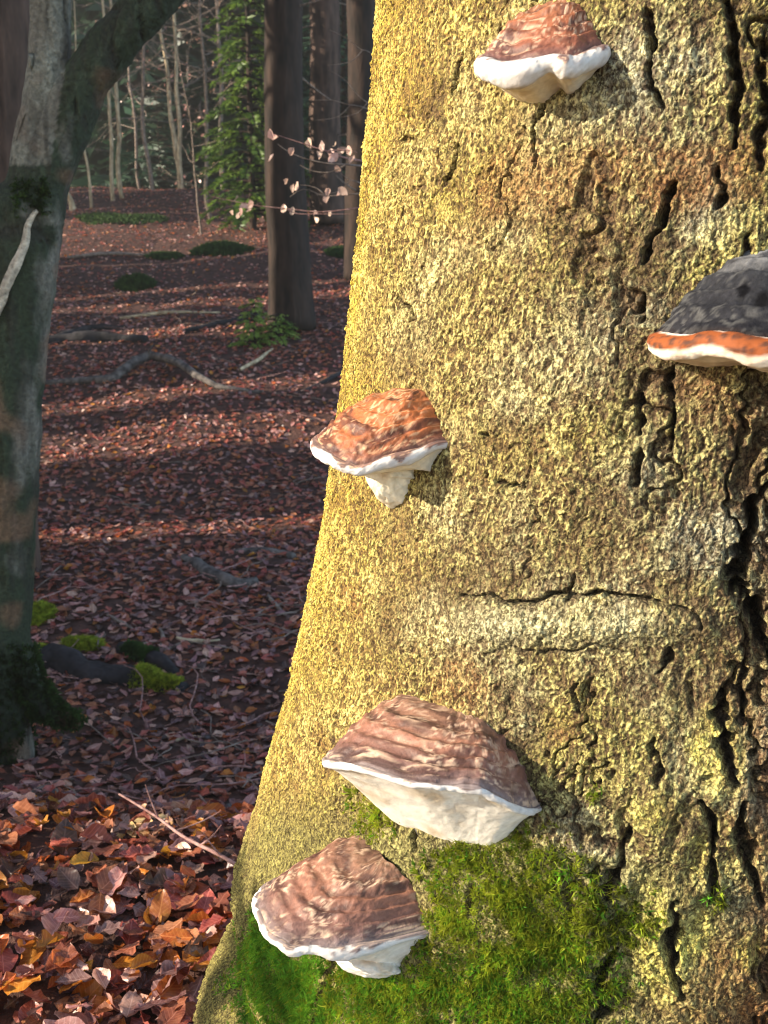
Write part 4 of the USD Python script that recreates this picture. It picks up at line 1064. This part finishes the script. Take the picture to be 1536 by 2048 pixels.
def moss_on(o, p, r, spans, loc, mat=MOSSM, nn=900, seed=0, h=0.02):
    g = np.random.default_rng(seed)
    t0 = np.concatenate([g.uniform(a, b, nn // len(spans)) for a, b in spans])
    i = t0 * (len(p) - 1)
    c = np.stack([np.interp(i, np.arange(len(p)), p[:, k]) for k in range(3)], 1); rr = np.interp(i, np.arange(len(p)), r)
    ax = p[-1] - p[0]; ax /= np.linalg.norm(ax); sd = np.cross(ax, [0, 0, 1.0])
    a = g.normal(0.2, 0.6, len(c))
    nv = np.array([0, 0, 1.0]) * np.cos(a)[:, None] - sd * -1 * np.sin(a)[:, None]
    scatter('moss', [(tuft(80 + k, 9, h, h * .22, 0.8), mat) for k in range(3)], c + nv * (rr * 0.95)[:, None], frames(nv + g.normal(0, .2, nv.shape), g.uniform(0, 6.28, len(c))), g.uniform(0.5, 1.3, len(c)), g.integers(0, 3, len(c)), o, loc=loc)
moss_on(o, p, r, [(0.68, 0.98), (0.05, 0.15)], p[13], MOSSM, 1500, 3, 0.022)
o, p, r = branch('mossy_log', 'smaller rotten log piece lying against the mossy log', 'log', [(240, 1310), (300, 1330), (350, 1352)], [0.04, 0.05, 0.03], ROTM, 0.6, 0.5, 9, 9)
moss_on(o, p, r, [(0.1, 0.5)], p[13], MOSSDARK, 400, 4, 0.02)


def cushion(label, px, py, rx, ry, hh, mat, n, h, seed, ragged=0.3):
    c = ground_at(px, py, 2.6); g = np.random.default_rng(seed)
    o = thing('moss_cushion', label, 'moss', None, c)
    a = np.linspace(0, 2 * np.pi, 19)[:-1]; rings = []
    for q_ in np.linspace(1, 0.05, 6):
        k_ = q_ * (1 + ragged * (noise(np.stack([np.cos(a) * 1.5, np.sin(a) * 1.5, 0 * a + seed], -1), seed) - 0.5))
        x, y = c[0] + rx * k_ * np.cos(a), c[1] + ry * k_ * np.sin(a)
        rings.append(np.stack([x, y, ground_z(x, y) + hh * (1 - q_ ** 2) - 0.02 * q_], 1))
    obj('mound', (np.vstack(rings), quads(grid_faces(6, 18, True))), MOSSDARK, o, True, None, c)
    q_ = np.sqrt(g.random(n)); t_ = g.uniform(0, 6.28, n)
    x, y = c[0] + rx * q_ * np.cos(t_), c[1] + ry * q_ * np.sin(t_)
    P_ = np.stack([x, y, ground_z(x, y) + hh * (1 - q_ ** 2)], 1)
    scatter('moss', [(tuft(180 + k, 9, h, h * .2, 0.9), mat) for k in range(3)], P_, frames(np.array([0, 0, 1.0]) + g.normal(0, .35, (n, 3)), g.uniform(0, 6.28, n)), g.uniform(0.5, 1.4, n), g.integers(0, 3, n), o, loc=c)


cushion('dark green moss mound left of the spruce trunk, farther up the slope', 445, 507, 0.55, 0.35, 0.13, MOSSDARK, 900, 0.06, 1)
cushion('dark green moss mound in the middle of the slope, left of the sapling', 272, 572, 0.28, 0.25, 0.10, MOSSDARK, 600, 0.06, 2)
cushion('flat mossy patch left of the far moss mound', 330, 515, 0.35, 0.2, 0.04, MOSSDARK, 400, 0.04, 3)
cushion('olive moss patch in front of the far clearing', 245, 440, 0.9, 0.5, 0.05, MOSSDARK, 500, 0.06, 4)
cushion('bright green moss cushion above the mossy log', 165, 1297, 0.12, 0.07, 0.035, MOSSM, 1100, 0.022, 5)
cushion('bright green moss cushion behind the foot of the forked tree', 80, 1235, 0.08, 0.12, 0.06, MOSSM, 700, 0.026, 6)
cushion('dark moss at the foot of the trunk next to the yellow-green trunk', 692, 512, 0.35, 0.3, 0.10, MOSSDARK, 600, 0.05, 7)
# twigs strewn about
g = np.random.default_rng(202)
n = 420
y = 2.8 + 12 * g.random(n) ** 1.2; x = g.uniform(-0.45 * y - .6, 0.12 * y)
ok = np.hypot(x - AX, y - AY) > 0.7; x, y = x[ok], y[ok]; n = len(x)
tw_ = [tube(resample(np.c_[np.linspace(-.5, .5, 5), g.normal(0, .05, 5), np.abs(g.normal(0, .02, 5))] * l, 8), np.linspace(.0035, .0015, 8), 5) for l in (0.18, 0.3, 0.45)]
scatter('strewn_twigs', [(t_, m_) for t_ in tw_ for m_ in (TWIGM, TWIGPINK)], np.c_[x, y, ground_z(x, y) + g.uniform(.01, .035, n)], frames(np.array([0, 0, 1.0]) + g.normal(0, .15, (n, 3)), g.uniform(0, 6.28, n)), g.uniform(.6, 1.5, n), g.integers(0, 6, n), None, 'stuff', 'thin dry twigs strewn over the leaf litter', 'twigs')
# the pinkish twig lying across the near heap
p = np.array([at(px, py, yy) for px, py, yy in [(238, 1588, 2.16), (300, 1625, 2.1), (370, 1675, 2.0), (430, 1705, 1.93), (492, 1742, 1.88)]])
p[:, 2] = np.maximum(p[:, 2], ground_z(p[:, 0], p[:, 1]) + 0.03); p = resample(p, 20)
o = thing('twig', 'straight pinkish twig lying on the near leaf heap, pointing at the big trunk', 'twig', None, p[10])
obj('wood', tube(p, np.linspace(0.0026, 0.0046, 20), 7, True, .4, 3, 40), TWIGPINK, o, True, None, p[10])
for i, d in ((6, [-.03, .02, .06]), (9, [.09, .05, .01]), (13, [.05, -.02, .05]), (16, [-.03, -.02, .055])):
    obj('side_twig', tube(resample([p[i], p[i] + np.array(d) * .6, p[i] + np.array(d) * 1.1 + [0, 0, .01]], 6), np.linspace(.0025, .001, 6), 5), TWIGPINK, o, True, None, p[10])
# heap of wood shavings on the near leaves
c = ground_at(292, 1682, 1.2, 2.5); g = np.random.default_rng(71)
o = thing('debris_heap', 'small heap of pale straw-coloured flakes among the near leaves', 'debris', None, c)
for k in range(26):
    q_ = c + [g.normal(0, .024), g.normal(0, .03), .035 + abs(g.normal(0, .012))]
    lm = leaf_mesh(700 + k, g.uniform(.02, .034), .5, 3)
    R_ = frames((np.array([[0, -.3, 1.0]]) + g.normal(0, .45, (1, 3))), np.array([g.uniform(0, 6.28)]))[0]
    obj('flake', (lm[0] @ R_.T + q_, lm[1]), LEAFC['straw'], o, True, None, c)

# ------------------------------------------------------------------ beech twigs with dry leaves behind the big trunk
def leafy_branch(name, label, paths, leafpx, Y, r0, seed, mat):
    g = np.random.default_rng(seed)
    P_ = [np.array([at(px, py, Y + (q_[0] if q_ else 0)) for px, py, *q_ in pp]) for pp in paths]
    o = thing(name, label, 'branch', None, P_[0][0])
    for k, pp in enumerate(P_):
        obj('twig', tube(resample(pp, 18), np.linspace(r0 if k == 0 else r0 * .6, r0 * .25, 18), 6), mat, o, True, None, P_[0][0])
    for k, (px, py, sz) in enumerate(leafpx):
        c = at(px, py, Y + g.uniform(-.08, .08)); lm = leaf_mesh(800 + seed * 20 + k, sz / 1900 * Y * 1.45, .45, 5)
        R_ = frames(np.array([[-0.6, -0.7, 0.3]]) + g.normal(0, .35, (1, 3)), np.array([g.uniform(0, 6.28)]))[0]
        obj('leaf', (lm[0] @ R_.T + c, lm[1]), LEAFC['pale'], o, True, None, P_[0][0])


leafy_branch('beech_branch', 'sunlit upper beech twig with pale dry leaves, left of the big trunk', [[(760, 330, .3), (700, 318, .1), (640, 298), (600, 285), (548, 268)], [(655, 303), (690, 300), (715, 305)]],
             [(545, 268, 15), (552, 277, 12), (620, 287, 16), (645, 293, 15), (671, 291, 12), (663, 305, 14), (666, 316, 18), (684, 300, 15), (640, 312, 14), (700, 302, 15), (705, 320, 13)], 4.6, 0.006, 1, TWIGPINK)
leafy_branch('beech_branch', 'second beech twig sagging just below the sunlit upper one', [[(770, 336, .3), (720, 332, .1), (670, 328), (620, 320), (575, 302), (555, 288)], [(690, 330), (650, 345), (600, 330)]], [(585, 302, 15), (543, 316, 12), (677, 338, 14)], 4.8, 0.006, 2, TWIGM)
leafy_branch('beech_branch', 'third beech twig with small pink leaves, in front of the spruce trunk', [[(770, 385, .3), (710, 388), (650, 392), (610, 378), (580, 394)], [(650, 392), (630, 375), (600, 370)]], [(575, 363, 11), (595, 372, 15), (587, 377, 12), (654, 398, 16), (686, 383, 16), (655, 385, 12), (678, 386, 10)], 4.9, 0.005, 3, TWIGM)
leafy_branch('beech_branch', 'lowest beech twig with clustered pink leaves, reaching far left', [[(770, 412, .3), (700, 418), (640, 424), (580, 418), (520, 412), (470, 403), (420, 392)], [(570, 417), (600, 428), (700, 428)]],
             [(473, 398, 12), (503, 408, 16), (490, 415, 16), (485, 425, 15), (500, 420, 14), (478, 430, 12), (568, 418, 14), (585, 422, 12), (631, 428, 13), (634, 440, 11), (660, 428, 9), (465, 425, 10)], 5.0, 0.005, 4, TWIGPINK)
for k, (pts_, lab) in enumerate([([(740, 220, .3), (700, 210), (660, 200), (628, 200)], 'bare beech twig crossing the shaded trunk at the left edge of the big trunk'),
                                 ([(750, 130, .3), (725, 100), (690, 75), (660, 60)], 'bare twig curving up at the top beside the big trunk'),
                                 ([(755, 225, .3), (735, 205), (715, 190), (690, 160), (655, 140)], 'bare forked twig above the crossing twig'),
                                 ([(725, 372, .2), (700, 360), (680, 345)], 'short bare twig low beside the big trunk')]):
    leafy_branch('beech_branch', lab, [pts_, [pts_[1][:2], (pts_[1][0] - 30, pts_[1][1] + 25), (pts_[1][0] - 70, pts_[1][1] + 30)]], [], 5.2, 0.004, 10 + k, TWIGM)

# ------------------------------------------------------------------ the faint haze between the trees
hz = trimesh.creation.box(bounds=[[-63, -25, -3], [49, 93, 34]])
haze = usdkit.material(stage, '/World/Looks/haze', {'v': ('principled_volume', {'color': (0.95, 0.91, 0.84), 'density': 0.0015, 'anisotropy': 0.3})}, [], volume='v.volume')
tag(obj('haze', hz, haze, None, False), 'faint winter haze between the trees', 'haze', None, 'stuff')
